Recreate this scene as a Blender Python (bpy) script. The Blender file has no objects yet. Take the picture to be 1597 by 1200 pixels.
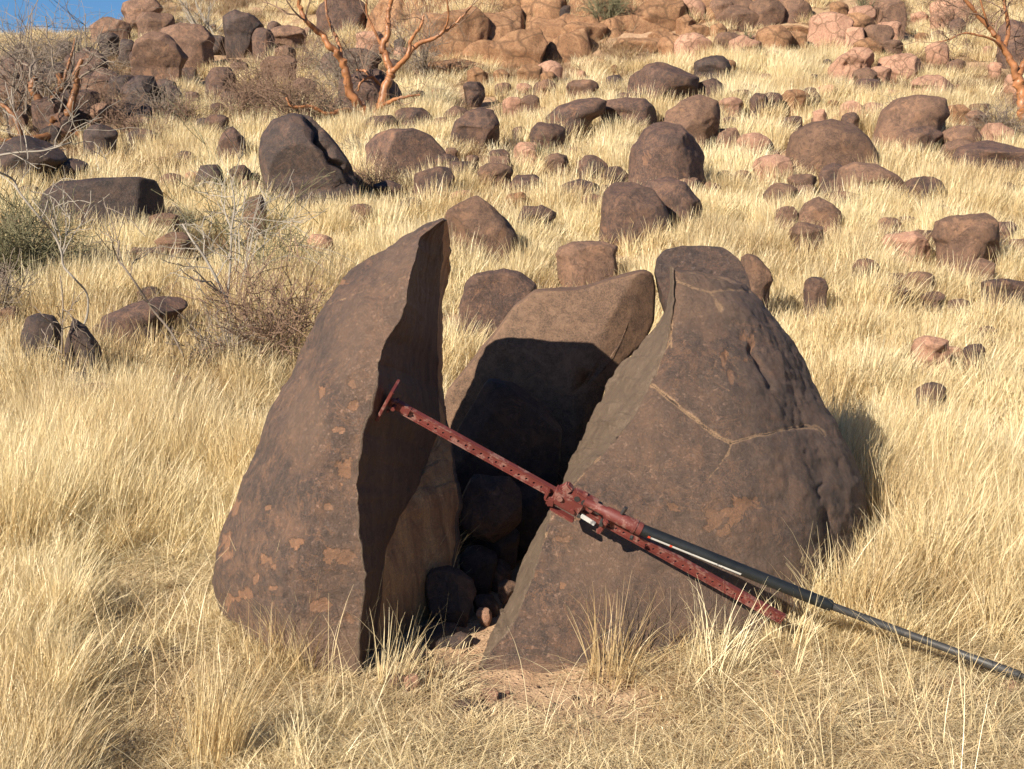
import bpy, bmesh, math, random
import numpy as np
from mathutils import Vector, Matrix
C = bpy.context.scene.collection
R = math.radians
# ------------------------------------------------------------------ camera, sky, sun, exposure
F, CX, CY = 2193.0, 798.5, 600.0
PITCH = 7.5; CAMZ = 1.6
cam_d = bpy.data.cameras.new('camera'); cam = bpy.data.objects.new('camera', cam_d); C.objects.link(cam)
cam.location = (0, 0, CAMZ); cam.rotation_euler = (R(90 - PITCH), 0, 0)
cam_d.sensor_width = 36; cam_d.lens = F / 1597 * 36; cam_d.clip_end = 2000
bpy.context.scene.camera = cam
SUN_AZ, SUN_EL = 42.0, 31.0          # light travels towards (+x, +y) at this angle from +y, and down
W = bpy.data.worlds.new('World'); bpy.context.scene.world = W; W.use_nodes = True
nt = W.node_tree; bg = nt.nodes['Background']; sky = nt.nodes.new('ShaderNodeTexSky')
sky.sky_type = 'NISHITA'; sky.sun_disc = False; sky.sun_elevation = R(SUN_EL); sky.sun_rotation = R(180 + SUN_AZ)
sky.air_density = 1.0; sky.dust_density = 0.05; sky.ozone_density = 4.0; sky.altitude = 900
mx = nt.nodes.new('ShaderNodeMix'); mx.data_type = 'RGBA'; mx.blend_type = 'MULTIPLY'; mx.inputs[0].default_value = 1; mx.inputs[7].default_value = (.55, .78, 1., 1)
nt.links.new(sky.outputs[0], mx.inputs[6]); nt.links.new(mx.outputs[2], bg.inputs[0]); bg.inputs[1].default_value = 0.05
sd = bpy.data.lights.new('sun', 'SUN'); so = bpy.data.objects.new('sun', sd); C.objects.link(so)
sd.energy = 5.0; sd.angle = R(0.55); sd.color = (1.0, 0.90, 0.76)
sv = Vector((math.sin(R(SUN_AZ)) * math.cos(R(SUN_EL)), math.cos(R(SUN_AZ)) * math.cos(R(SUN_EL)), -math.sin(R(SUN_EL))))
so.rotation_euler = sv.to_track_quat('-Z', 'Y').to_euler()
vs = bpy.context.scene.view_settings
vs.view_transform = 'Standard'; vs.look = 'None'; vs.gamma = 1; vs.exposure = 1.0
bpy.context.scene.cycles.max_bounces = 5
bpy.context.scene.cycles.diffuse_bounces = 2
bpy.context.scene.cycles.transmission_bounces = 3
# ------------------------------------------------------------------ helpers
rng = np.random.default_rng(7)
def hash3(ix, iy, iz, seed):
    h = (ix.astype(np.uint32) * np.uint32(374761393)) ^ (iy.astype(np.uint32) * np.uint32(668265263)) ^ (iz.astype(np.uint32) * np.uint32(2147483647 - 1274126177)) ^ np.uint32(seed * 97531 + 1013)
    h = (h ^ (h >> np.uint32(13))) * np.uint32(1274126177); h = (h ^ (h >> np.uint32(15))) * np.uint32(2246822519); h ^= h >> np.uint32(16)
    return (h & np.uint32(0xffffff)).astype(np.float64) / 0xffffff * 2 - 1
def vnoise(p, seed=0):
    """smooth value noise in -1..1 of points p (n,3)"""
    with np.errstate(over='ignore'):
        i = np.floor(p).astype(np.int64); f = p - i; f = f * f * f * (f * (f * 6 - 15) + 10)
        r = 0
        for dx in (0, 1):
            wx = f[:, 0] if dx else 1 - f[:, 0]
            for dy in (0, 1):
                wy = f[:, 1] if dy else 1 - f[:, 1]
                for dz in (0, 1):
                    wz = f[:, 2] if dz else 1 - f[:, 2]
                    r = r + wx * wy * wz * hash3(i[:, 0] + dx, i[:, 1] + dy, i[:, 2] + dz, seed)
    return r
def fbm(p, seed=0, oct=4, gain=.5):
    a, s, r = 1.0, 0, 0
    for k in range(oct):
        r = r + a * vnoise(p * 2.0 ** k + 17.3 * k, seed + k); s += a; a *= gain
    return r / s
def P(u, v, Y):
    """point seen at photo pixel (u, v) at depth y = Y"""
    x = (np.asarray(u, float) - CX) / F; y = -(np.asarray(v, float) - CY) / F
    cp, sp = math.cos(R(PITCH)), math.sin(R(PITCH))
    dy = cp + y * sp; dz = -sp + y * cp
    k = np.asarray(Y, float) / dy
    return np.stack(np.broadcast_arrays(x * k, np.asarray(Y, float), CAMZ + dz * k), -1)
def proj(p):
    p = np.asarray(p, float); cp, sp = math.cos(R(PITCH)), math.sin(R(PITCH))
    z = p[..., 2] - CAMZ; f = p[..., 1] * cp - z * sp; up = p[..., 1] * sp + z * cp
    return CX + F * p[..., 0] / f, CY - F * up / f
# ---- terrain
KY = np.array([-400, -30, -4, 0, 3, 4.2, 6, 8, 10, 15, 20, 25, 30, 36, 50, 80, 400.])
KZ = np.array([-30, -2.2, -.15, -.05, .075, .14, .305, .52, .82, 1.72, 2.85, 4.0, 5.2, 6.9, 10.5, 15, 16.])
_yy = np.linspace(-400, 400, 16001); _zz = np.interp(_yy, KY, KZ)
_ker = np.hanning(25); _ker /= _ker.sum(); _zz = np.convolve(np.pad(_zz, 12, mode='edge'), _ker, 'valid')
def smooth(a, b, x):
    t = np.clip((x - a) / (b - a), 0, 1); return t * t * (3 - 2 * t)
def T(x, y):
    x = np.atleast_1d(np.asarray(x, float)); y = np.atleast_1d(np.asarray(y, float)); x, y = np.broadcast_arrays(x, y)
    z = np.interp(y, _yy, _zz)
    # the crest on the left: the hill rounds over behind it
    left = 1 - smooth(-.29, -.245, x / np.maximum(y, 1.))
    crest = 4.86 - .02 * np.maximum(y - 30, 0)
    z = np.where(y > 24, z * (1 - left) + np.minimum(z, crest) * left, z)
    # step of bedrock in the upper middle
    m = smooth(-.10, -.06, x / np.maximum(y, 1.)) * (1 - smooth(.23, .28, x / np.maximum(y, 1.)))
    z = z + m * 1.3 * smooth(24.6, 28.5, y)
    q = np.stack([x, y, x * 0], -1)
    far = np.clip(y / 12, .25, 1.6)
    z = z + far * (.10 * fbm(q * .45, 3, 3) + .035 * fbm(q * 2.1, 9, 3)) 
    return z
def hit(u, v):
    ys = np.linspace(2.5, 60, 5751); p = P(u, v, ys); d = p[:, 2] - T(p[:, 0], ys)
    k = np.nonzero(d < 0)[0]
    return float(ys[k[0]]) if len(k) else 34.0
def tag(o, label=None, cat=None, group=None, kind=None):
    for k, s in (('label', label), ('category', cat), ('group', group), ('kind', kind)):
        if s: o[k] = s
    return o
def link(name, me, mat, parent=None):
    o = bpy.data.objects.new(name, me); C.objects.link(o)
    if mat: me.materials.append(mat)
    if parent: o.parent = parent
    return o
def empty(name, loc):
    o = bpy.data.objects.new(name, None); C.objects.link(o); o.location = loc; o.empty_display_size = .1
    return o
def to_mesh(name, co, faces, smooth_shade=True):
    me = bpy.data.meshes.new(name); co = np.asarray(co, np.float32); faces = np.asarray(faces, np.int32)
    n = faces.shape[1]
    me.vertices.add(len(co)); me.vertices.foreach_set('co', co.ravel())
    me.loops.add(faces.size); me.loops.foreach_set('vertex_index', faces.ravel())
    me.polygons.add(len(faces)); me.polygons.foreach_set('loop_start', np.arange(0, faces.size, n, dtype=np.int32))
    me.polygons.foreach_set('loop_total', np.full(len(faces), n, np.int32))
    me.polygons.foreach_set('use_smooth', np.full(len(faces), smooth_shade, bool))
    me.update(calc_edges=True); me.validate()
    return me
def attr(me, name, vals):
    a = me.attributes.new(name, 'FLOAT', 'POINT'); a.data.foreach_set('value', np.asarray(vals, np.float32))
def grid_faces(n, m, wrap=False, base=0):
    i = np.arange(n - 1)[:, None]; j = np.arange(m if wrap else m - 1)[None]
    a = i * m + j; b = i * m + (j + 1) % m
    return (np.stack([a, b, b + m, a + m], -1).reshape(-1, 4) + base)
# ------------------------------------------------------------------ materials
class NT:
    def __init__(s, name):
        s.m = bpy.data.materials.new(name); s.m.use_nodes = True; s.t = s.m.node_tree; s.b = s.t.nodes['Principled BSDF']
        s.out = s.t.nodes['Material Output']
    def n(s, typ, **k):
        x = s.t.nodes.new(typ)
        for a, b in k.items():
            if a.startswith('i_'):
                key = a[2:]; key = int(key) if key.isdigit() else key.replace('_', ' ')
                if isinstance(b, bpy.types.NodeSocket): s.t.links.new(b, x.inputs[key])
                else: x.inputs[key].default_value = b
            else: setattr(x, a, b)
        return x
    def l(s, a, b): s.t.links.new(a, b)
    def noise(s, vec, scale, detail=5, rough=.6, dist=0):
        return s.n('ShaderNodeTexNoise', i_Vector=vec, i_Scale=float(scale), i_Detail=float(detail), i_Roughness=rough, i_Distortion=float(dist)).outputs[0]
    def ramp(s, fac, stops, interp='LINEAR'):
        x = s.n('ShaderNodeValToRGB', i_0=fac); r = x.color_ramp; r.interpolation = interp
        while len(r.elements) < len(stops): r.elements.new(.5)
        for e, (p, c) in zip(r.elements, stops):
            e.position = p; e.color = (c, c, c, 1) if isinstance(c, (int, float)) else (*c, 1)
        return x.outputs[0]
    def mix(s, fac, a, b, mode='MIX'):
        x = s.n('ShaderNodeMix', data_type='RGBA', blend_type=mode)
        for i, v in ((0, fac), (6, a), (7, b)):
            if isinstance(v, bpy.types.NodeSocket): s.l(v, x.inputs[i])
            else: x.inputs[i].default_value = (*v, 1) if isinstance(v, tuple) else v
        return x.outputs[2]
    def math(s, op, a, b=0.0):
        x = s.n('ShaderNodeMath', operation=op)
        for i, v in ((0, a), (1, b)):
            if isinstance(v, bpy.types.NodeSocket): s.l(v, x.inputs[i])
            else: x.inputs[i].default_value = v
        return x.outputs[0]
    def coords(s):
        tc = s.n('ShaderNodeTexCoord'); oi = s.n('ShaderNodeObjectInfo')
        return s.n('ShaderNodeVectorMath', operation='ADD', i_0=tc.outputs['Object'], i_1=s.n('ShaderNodeCombineXYZ', i_0=s.math('MULTIPLY', oi.outputs['Random'], 37.)).outputs[0]).outputs[0], oi
def rock_mat(name, dark, mid, flake, sc=1.0, flake_amt=.5, rough=(.42, .7), marks=False, bump=.5, spec=.5):
    t = NT(name); v, oi = t.coords()
    big = t.noise(v, 1.6 * sc, 5, .6); med = t.noise(v, 7 * sc, 6, .65, .4); fine = t.noise(v, 60 * sc, 6, .72); blot = t.noise(v, 17 * sc, 8, .78, .8)
    base = t.mix(t.ramp(big, [(.40, 0.), (.58, 1.)]), dark, mid)
    base = t.mix(t.ramp(blot, [(.40, 0.), (.56, .85)]), base, tuple(c * k for c, k in zip(dark, (.50, .54, .60))))
    base = t.mix(t.ramp(t.noise(v, 5.2 * sc, 8, .75, 1.2), [(.50, 0.), (.60, .30 if marks else .55)]), base, tuple(a * .55 + b * .45 for a, b in zip(mid, flake)))
    vein = t.math('ABSOLUTE', t.math('SUBTRACT', t.noise(v, 3.4 * sc, 7, .7, .7), .5)); base = t.mix(t.ramp(vein, [(.0, .5), (.012, 0.)]), base, flake)
    base = t.mix(t.math('MULTIPLY', t.ramp(med, [(.5, 0.), (.72, 1.)]), .55), base, tuple(.5 * a + .5 * b for a, b in zip(mid, flake)))
    f = t.noise(v, 4.2 * sc, 7, .68, .5)
    field = f
    if marks:
        at = t.n('ShaderNodeAttribute', attribute_name='patch').outputs['Fac']
        wob = t.math('MULTIPLY', t.math('SUBTRACT', t.noise(v, 15, 8, .72, .6), .5), 3.2)
        field = t.math('ADD', at, wob)
        pm = t.ramp(field, [(.50, 0.), (.56, 1.)])
        fl2 = t.ramp(f, [(.66, 0.), (.68, .75)])
        rim = t.ramp(field, [(.40, 0.), (.49, .75), (.52, 0.)]); base = t.mix(rim, base, tuple(c * .4 for c in dark)); pm = t.math('MAXIMUM', pm, fl2)
    else:
        a = 1 - flake_amt * .78
        pm = t.ramp(f, [(a - .02, 0.), (a + .03, .85)])
    base = t.mix(pm, base, t.mix(t.ramp(med, [(.35, 0.), (.65, 1.)]), t.mix(fine, flake, tuple(c * .6 for c in flake)), tuple(.45 * a + .55 * b for a, b in zip(flake, mid))))
    scab = t.noise(v, 38 * sc, 9, .85, .3); base = t.mix(t.ramp(scab, [(.54, 0.), (.58, .5)]), base, tuple(c * .45 for c in dark)); base = t.mix(t.ramp(scab, [(.38, .45), (.43, 0.)]), base, tuple(.5 * a + .5 * b for a, b in zip(mid, flake)))
    if marks:
        tn = t.n('ShaderNodeAttribute', attribute_name='tone').outputs['Fac']
        base = t.mix(t.math('MULTIPLY', tn, .8), base, t.mix(med, (.22, .135, .085), (.13, .082, .054)))
        ck = t.n('ShaderNodeAttribute', attribute_name='crack').outputs['Fac']
        cm = t.ramp(t.math('ADD', ck, t.math('MULTIPLY', t.math('SUBTRACT', t.noise(v, 22, 6, .75), .5), 1.9)), [(.42, 0.), (.64, .9)])
        base = t.mix(cm, base, t.mix(fine, (.40, .255, .14), (.22, .135, .078)))
        core = t.ramp(t.math('ADD', ck, t.math('MULTIPLY', t.math('SUBTRACT', t.noise(v, 14, 5, .75), .5), 1.1)), [(.80, 0.), (.90, .85)]); base = t.mix(core, base, (.02, .012, .008))
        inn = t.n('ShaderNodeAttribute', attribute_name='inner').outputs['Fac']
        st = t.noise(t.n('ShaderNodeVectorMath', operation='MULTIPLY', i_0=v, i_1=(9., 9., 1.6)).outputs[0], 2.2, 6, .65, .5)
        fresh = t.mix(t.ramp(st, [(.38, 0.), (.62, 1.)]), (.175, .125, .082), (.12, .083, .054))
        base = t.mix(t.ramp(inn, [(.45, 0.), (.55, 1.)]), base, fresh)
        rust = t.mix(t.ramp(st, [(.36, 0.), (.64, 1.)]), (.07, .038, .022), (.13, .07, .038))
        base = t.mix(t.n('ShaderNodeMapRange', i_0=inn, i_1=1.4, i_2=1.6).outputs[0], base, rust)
        base = t.mix(t.n('ShaderNodeMapRange', i_0=inn, i_1=2.4, i_2=2.6).outputs[0], base, t.mix(t.ramp(st, [(.36, 0.), (.62, 1.)]), (.30, .145, .065), (.62, .34, .15)))  # slab's lower inner face: warm bounced light put into the colour as brighter orange-brown
    # fine speckle
    base = t.mix(t.ramp(t.noise(v, 150 * sc, 2, .5), [(.40, 0.), (.62, .38)]), base, tuple(c * 1.9 for c in dark))
    base = t.mix(1.0, base, t.ramp(oi.outputs['Random'], [(0, .82), (1, 1.18)]), 'MULTIPLY')
    t.l(base, t.b.inputs['Base Color'])
    t.l(t.ramp(t.math('MAXIMUM', pm, blot), [(.35, rough[0]), (.75, rough[1])]), t.b.inputs['Roughness'])
    t.b.inputs['Specular IOR Level'].default_value = spec
    h = t.math('ADD', t.math('MULTIPLY', blot, .5), t.math('MULTIPLY', fine, .22)); h = t.math('ADD', h, t.math('MULTIPLY', med, .5)); h = t.math('SUBTRACT', h, t.math('MULTIPLY', pm, .35)); h = t.math('ADD', h, t.math('MULTIPLY', t.ramp(scab, [(.44, 0.), (.56, 1.)]), .22)); h = t.math('ADD', h, t.math('MULTIPLY', t.noise(v, 190 * sc, 4, .7), .16)); h = t.math('SUBTRACT', h, t.math('MULTIPLY', t.ramp(t.n('ShaderNodeTexVoronoi', i_Vector=v, i_Scale=70. * sc).outputs['Distance'], [(.05, 1.), (.22, 0.)]), .10))
    bm = t.n('ShaderNodeBump', i_Strength=bump, i_Distance=.02 / sc, i_Height=h); t.l(bm.outputs[0], t.b.inputs['Normal'])
    return t.m
M_HERO = rock_mat('hero_rock', (.070, .048, .038), (.130, .082, .058), (.33, .165, .085), 1.5, .4, (.55, .8), marks=True, bump=.8, spec=.42)
M_BLOCK = rock_mat('brown_block', (.125, .073, .045), (.19, .115, .07), (.25, .145, .085), 1.2, .3, (.6, .8), bump=.4, spec=.35)
M_DARK = rock_mat('varnished_rock', (.066, .041, .033), (.135, .078, .054), (.31, .16, .09), 1.3, .5, (.55, .8), bump=.8, spec=.4)
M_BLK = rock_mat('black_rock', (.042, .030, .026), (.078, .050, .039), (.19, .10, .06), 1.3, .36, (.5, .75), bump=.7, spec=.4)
M_BRN = rock_mat('brown_rock', (.13, .076, .052), (.215, .125, .08), (.36, .20, .115), 1.3, .55, (.65, .85), bump=.9, spec=.35)
M_PINK = rock_mat('pink_granite', (.34, .18, .115), (.43, .25, .165), (.48, .31, .21), 2.2, .5, (.75, .9), bump=.9, spec=.3)
M_ORG = rock_mat('orange_bedrock', (.26, .135, .07), (.37, .21, .11), (.45, .28, .16), 1.0, .5, (.8, .9), bump=1.0, spec=.2)
MATS = dict(d=M_DARK, k=M_BLK, b=M_BRN, p=M_PINK, o=M_ORG)
def crackle(m, scale=1.1):
    t = m.node_tree; b = t.nodes['Principled BSDF']; old = b.inputs['Base Color'].links[0].from_socket; tc = t.nodes.new('ShaderNodeTexCoord'); ns = t.nodes.new('ShaderNodeTexNoise'); ns.inputs['Scale'].default_value = 2.2; ns.inputs['Detail'].default_value = 5
    t.links.new(tc.outputs['Object'], ns.inputs['Vector']); ad = t.nodes.new('ShaderNodeMix'); ad.data_type = 'VECTOR'; ad.inputs[0].default_value = .22; t.links.new(tc.outputs['Object'], ad.inputs[4]); t.links.new(ns.outputs['Color'], ad.inputs[5])
    vo = t.nodes.new('ShaderNodeTexVoronoi'); vo.feature = 'DISTANCE_TO_EDGE'; vo.inputs['Scale'].default_value = scale * 1.8; t.links.new(ad.outputs[1], vo.inputs['Vector'])
    rp = t.nodes.new('ShaderNodeValToRGB'); rp.color_ramp.elements[0].color = (.75, .75, .75, 1); rp.color_ramp.elements[1].color = (0, 0, 0, 1); rp.color_ramp.elements[1].position = .045; t.links.new(vo.outputs['Distance'], rp.inputs[0])
    mx = t.nodes.new('ShaderNodeMix'); mx.data_type = 'RGBA'; t.links.new(rp.outputs[0], mx.inputs[0]); t.links.new(old, mx.inputs[6]); mx.inputs[7].default_value = (.13, .075, .045, 1); t.links.new(mx.outputs[2], b.inputs['Base Color'])
crackle(M_ORG); crackle(M_PINK, 2.)
def ground_mat():
    t = NT('dry_soil'); tc = t.n('ShaderNodeTexCoord').outputs['Object']
    a = t.noise(tc, .8, 5, .6); b = t.noise(tc, 9, 6, .7); c = t.noise(tc, 70, 4, .7); s = t.noise(tc, 4, 8, .75, 1.)
    col = t.mix(t.ramp(b, [(.35, 0.), (.65, 1.)]), (.36, .22, .13), (.50, .34, .215))
    col = t.mix(t.ramp(a, [(.4, 0.), (.6, .6)]), col, (.34, .25, .14))
    vo = t.n('ShaderNodeTexVoronoi', i_Vector=tc, i_Scale=55.); peb = t.ramp(vo.outputs['Distance'], [(.12, 1.), (.3, 0.)])
    pc = t.ramp(t.n('ShaderNodeSeparateColor', i_0=vo.outputs['Color']).outputs[0], [(0, (.20, .12, .08)), (.5, (.44, .27, .18)), (1, (.55, .42, .3))])
    col = t.mix(t.math('MULTIPLY', peb, .6), col, pc)
    col = t.mix(t.ramp(c, [(.42, 0.), (.7, .5)]), col, (.26, .16, .10))
    t.l(col, t.b.inputs['Base Color']); t.b.inputs['Roughness'].default_value = .95; t.b.inputs['Specular IOR Level'].default_value = .15
    h = t.math('ADD', t.math('MULTIPLY', b, .8), t.math('MULTIPLY', c, .35)); h = t.math('ADD', h, t.math('MULTIPLY', peb, .25))
    t.l(t.n('ShaderNodeBump', i_Strength=.8, i_Distance=.03, i_Height=h).outputs[0], t.b.inputs['Normal'])
    return t.m
M_SOIL = ground_mat()
def grass_mat(name, stops, transl=.35):
    t = NT(name); oi = t.n('ShaderNodeObjectInfo'); sh = t.n('ShaderNodeAttribute', attribute_name='shade').outputs['Fac']
    geo = t.n('ShaderNodeNewGeometry')
    pl = t.noise(oi.outputs['Location'], .55, 4, .6)
    r = t.math('ADD', t.math('MULTIPLY', oi.outputs['Random'], .42), t.math('MULTIPLY', sh, .42)); r = t.math('ADD', r, t.math('MULTIPLY', t.math('SUBTRACT', pl, .45), 1.1))
    col = t.ramp(r, stops)
    col = t.mix(t.ramp(t.noise(oi.outputs['Location'], .9, 3, .6), [(.5, 0.), (.68, .4)]), col, (.44, .34, .20))
    d = t.n('ShaderNodeBsdfDiffuse', i_Color=col); tr = t.n('ShaderNodeBsdfTranslucent', i_Color=col)
    g = t.n('ShaderNodeBsdfGlossy', i_Roughness=.45, i_Color=(1, .95, .85, 1))
    m = t.n('ShaderNodeMixShader', i_0=transl); t.l(d.outputs[0], m.inputs[1]); t.l(tr.outputs[0], m.inputs[2])
    m2 = t.n('ShaderNodeMixShader', i_0=.05); t.l(m.outputs[0], m2.inputs[1]); t.l(g.outputs[0], m2.inputs[2])
    t.l(m2.outputs[0], t.out.inputs[0]); return t.m
M_GRASS = grass_mat('straw_grass', [(0, (.27, .175, .085)), (.2, (.50, .35, .165)), (.42, (.76, .61, .34)), (.72, (.90, .79, .51)), (1, (.86, .78, .54))])
M_LITTER = grass_mat('straw_litter', [(0, (.38, .27, .14)), (.35, (.58, .45, .26)), (.7, (.80, .68, .42)), (1, (.62, .56, .40))], .25)
def plain(name, col, rough=.8, metal=0, var=.25, sc=12, bump=.2, spec=.4):
    t = NT(name); v, oi = t.coords(); n = t.noise(v, sc, 5, .65)
    c = t.mix(t.ramp(n, [(.3, 0.), (.7, 1.)]), tuple(x * (1 - var) for x in col), tuple(min(1, x * (1 + var)) for x in col))
    t.l(c, t.b.inputs['Base Color']); t.b.inputs['Roughness'].default_value = rough; t.b.inputs['Metallic'].default_value = metal
    t.b.inputs['Specular IOR Level'].default_value = spec
    t.l(t.n('ShaderNodeBump', i_Strength=bump, i_Distance=.01, i_Height=n).outputs[0], t.b.inputs['Normal'])
    return t.m
M_BARK = plain('orange_bark', (.29, .125, .052), .45, var=.5, sc=7, bump=.6)
M_BARKD = plain('brown_bark', (.21, .095, .04), .5, var=.4, sc=5, bump=.4)
M_TWIG = plain('grey_twig', (.19, .15, .115), .8)
M_PALE = plain('pale_twig', (.27, .235, .19), .7)
M_RUST = plain('rust_twig', (.19, .12, .08), .85)
M_OLIVE = plain('olive_twig', (.155, .14, .075), .8)
def paint(name, col, worn=(.35, .22, .18), amt=.62, rough=.42):
    t = NT(name); v, oi = t.coords(); n = t.noise(v, 22, 7, .75); n2 = t.noise(v, 6, 4, .6)
    c = t.mix(t.ramp(n2, [(.35, 0.), (.65, 1.)]), tuple(x * .82 for x in col), tuple(min(1, x * 1.15) for x in col))
    k = t.ramp(n, [(amt, 0.), (amt + .06, .8)]); c = t.mix(k, c, worn)
    t.l(c, t.b.inputs['Base Color']); t.l(t.ramp(n, [(.3, rough), (.8, rough + .3)]), t.b.inputs['Roughness'])
    t.l(t.n('ShaderNodeBump', i_Strength=.25, i_Distance=.002, i_Height=n).outputs[0], t.b.inputs['Normal'])
    return t.m
M_RED = paint('red_paint', (.125, .026, .020), (.23, .12, .095), amt=.52, rough=.5)
M_BLACK = paint('black_paint', (.010, .012, .013), (.05, .045, .04), .62, .38)
M_STEEL = paint('dull_steel', (.032, .031, .030), (.10, .08, .06), .6, .42)
M_STICK = paint('worn_sticker', (.55, .54, .51), (.10, .10, .11), .56, .4)
M_STICK_R = paint('red_sticker', (.62, .07, .03), (.7, .5, .45), .7, .4)
M_DKMETAL = paint('dark_metal', (.03, .027, .026), (.10, .08, .07), .6, .4)
# ------------------------------------------------------------------ ground
def build_ground():
    ny, nx = 520, 420
    yy = np.concatenate([np.linspace(-400, -6, 24), np.linspace(-5, 3, 40), np.linspace(3.03, 7, 190), 7 + (np.linspace(0, 1, 232) ** 1.45)[1:] * 43, np.linspace(52, 400, 35)])
    s = np.linspace(-1, 1, nx); s = np.sign(s) * (np.abs(s) * .62 + .38 * np.abs(s) ** 7)
    wid = np.maximum(np.abs(yy) * 1.0 + 2.5, 3.); wid = np.where(yy < 0, 4 + np.abs(yy), wid)
    X = s[None] * wid[:, None] * np.where(np.abs(s) > .6, 1 + (np.abs(s) - .6) * 9, 1)[None]; Y = np.repeat(yy[:, None], nx, 1)
    Z = T(X.ravel(), Y.ravel())
    q = np.stack([X.ravel(), Y.ravel(), 0 * Z], -1)
    near = (Y.ravel() > 3) & (Y.ravel() < 9)
    Z = Z + np.where(near, .012 * fbm(q * 9, 31, 3) + .005 * fbm(q * 38, 33, 2), 0)
    me = to_mesh('ground', np.stack([X.ravel(), Y.ravel(), Z], -1), grid_faces(len(yy), nx))
    tag(link('ground', me, M_SOIL), kind='structure')
build_ground()
FOOT = []           # (x, y, rx, ry) where no grass grows
# ------------------------------------------------------------------ boulders
_ico = {}
def ico(n):
    if n not in _ico:
        bm = bmesh.new(); bmesh.ops.create_icosphere(bm, subdivisions=n, radius=1)
        _ico[n] = (np.array([v.co[:] for v in bm.verts]), np.array([[v.index for v in f.verts] for f in bm.faces])); bm.free()
    return _ico[n]
def boulder(name, cat, label, shape, mat, seed=1, depth=.8, power=2.3, cuts=(), lump=.10, group=None, Y=None, sub=5, facets=5, bury=.6, parent=None, sink=.19, smoothing=3, grooves=()):
    """shape: (x0,y0,x1,y1) box or list of outline pixels; stands on the slope where its foot is seen"""
    rs = np.random.RandomState(seed * 13 + 5)
    if not isinstance(shape[0], (tuple, list)):
        x0, y0, x1, y1 = shape; th = np.linspace(0, 2 * np.pi, 13)[:-1]
        k = 1 / (np.abs(np.cos(th)) ** 2.5 + np.abs(np.sin(th)) ** 2.5) ** .4 * (1 + .10 * rs.uniform(-1, 1, 12))
        pts = np.stack([(x0 + x1) / 2 + (x1 - x0) / 2 * k * np.cos(th), (y0 + y1) / 2 + (y1 - y0) / 2 * k * np.sin(th)], -1)
        pts[:, 0] = np.interp(pts[:, 0], [pts[:, 0].min(), pts[:, 0].max()], [x0, x1]); pts[:, 1] = np.interp(pts[:, 1], [pts[:, 1].min(), pts[:, 1].max()], [y0, y1])
    else: pts = np.array(shape, float)
    x0, y0 = pts.min(0); x1, y1 = pts.max(0); w = x1 - x0; uc, vc = (x0 + x1) / 2, (y0 + y1) / 2
    Yground = Y is None
    if Y is None:
        Yf = hit(uc, y1 + 3)
        for _ in range(3): Yf = hit(uc, min(1190, y1 + sink * F / Yf))
        rad = w / 2 / F * Yf * depth; Y = Yf + rad * .8
    s = Y / F; rad = w / 2 * s * depth
    c = P(uc, vc, Y)
    d = (pts - [uc, vc]) * [1, -1]; ang = np.arctan2(d[:, 1], d[:, 0]); rr = np.hypot(d[:, 0], d[:, 1])
    o = np.argsort(ang); ang, d = ang[o], d[o]
    # densify the outline, then radius by angle
    dd = np.vstack([d, d[:1]]); q = np.concatenate([dd[i] + (dd[i + 1] - dd[i]) * np.linspace(0, 1, 24, endpoint=False)[:, None] for i in range(len(d))])
    qa = np.arctan2(q[:, 1], q[:, 0]); qr = np.hypot(q[:, 0], q[:, 1]); o = np.argsort(qa); qa, qr = qa[o], qr[o]
    ga = np.linspace(-np.pi, np.pi, 361)[:-1]; gr = np.interp(ga, qa, qr, period=2 * np.pi)
    kk = np.hanning(2 * smoothing + 3); kk /= kk.sum(); gr = np.convolve(np.concatenate([gr[-30:], gr, gr[:30]]), kk, 'same')[30:-30]
    co, fa = ico(sub); co = co.copy()
    a = np.arctan2(co[:, 2], co[:, 0]); ip = np.hypot(co[:, 0], co[:, 2]); yb = co[:, 1]
    Rr = np.interp(a, ga, gr, period=2 * np.pi) * s
    fl = np.clip(1 - np.abs(yb) ** power, 0, 1) ** (1 / power); fl = np.where(ip > 1e-6, fl, 0)
    # depth softens with power too
    yd = np.sign(yb) * (1 - np.clip(1 - np.abs(yb), 0, 1) ** (power / 2)) if power > 2.6 else yb
    pt = np.stack([np.cos(a) * Rr * fl, yd * rad, np.sin(a) * Rr * fl], -1)
    # random fracture facets
    size = np.array([w / 2 * s, rad, (y1 - y0) / 2 * s])
    cl = [((n[0], n[1], n[2]), n[3]) for n in cuts]
    for _ in range(facets + 2 if parent is None and Y is None or facets > 2 else facets):
        n = rs.normal(size=3); n /= np.linalg.norm(n); n[1] = -abs(n[1]) * 1.2; n /= np.linalg.norm(n); cl.append((n, rs.uniform(.73, .93)))
    un = pt / size
    for n, dd_ in cl:
        n = np.array(n, float); n /= np.linalg.norm(n); t_ = un @ n; ex = np.maximum(t_ - dd_, 0); un = un - (ex * .93)[:, None] * n
    pt = un * size
    m = min(size[0], size[2] * 1.3)
    dirn = co / np.linalg.norm(co, axis=1)[:, None]
    q = pt / m + seed * 3.7
    pt = pt + dirn * (m * lump * (fbm(q * 1.1, seed, 3) * .9 + .30 * fbm(q * 4.5, seed + 5, 3) + .12 * np.abs(fbm(q * 11, seed + 8, 2))))[:, None]
    low = pt[:, 2] < -size[2] * .35
    if Yground: wide = 1 + .28 * np.clip((-size[2] * .35 - pt[:, 2]) / (size[2] * .65), 0, 1); pt[:, 0] *= wide; pt[:, 1] *= wide
    pt[:, 2] = np.where(low, pt[:, 2] - (-size[2] * .35 - pt[:, 2]) * (bury * 1.5 + (sink + .08) / (size[2] * .65) * (Yground)), pt[:, 2])
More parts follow.
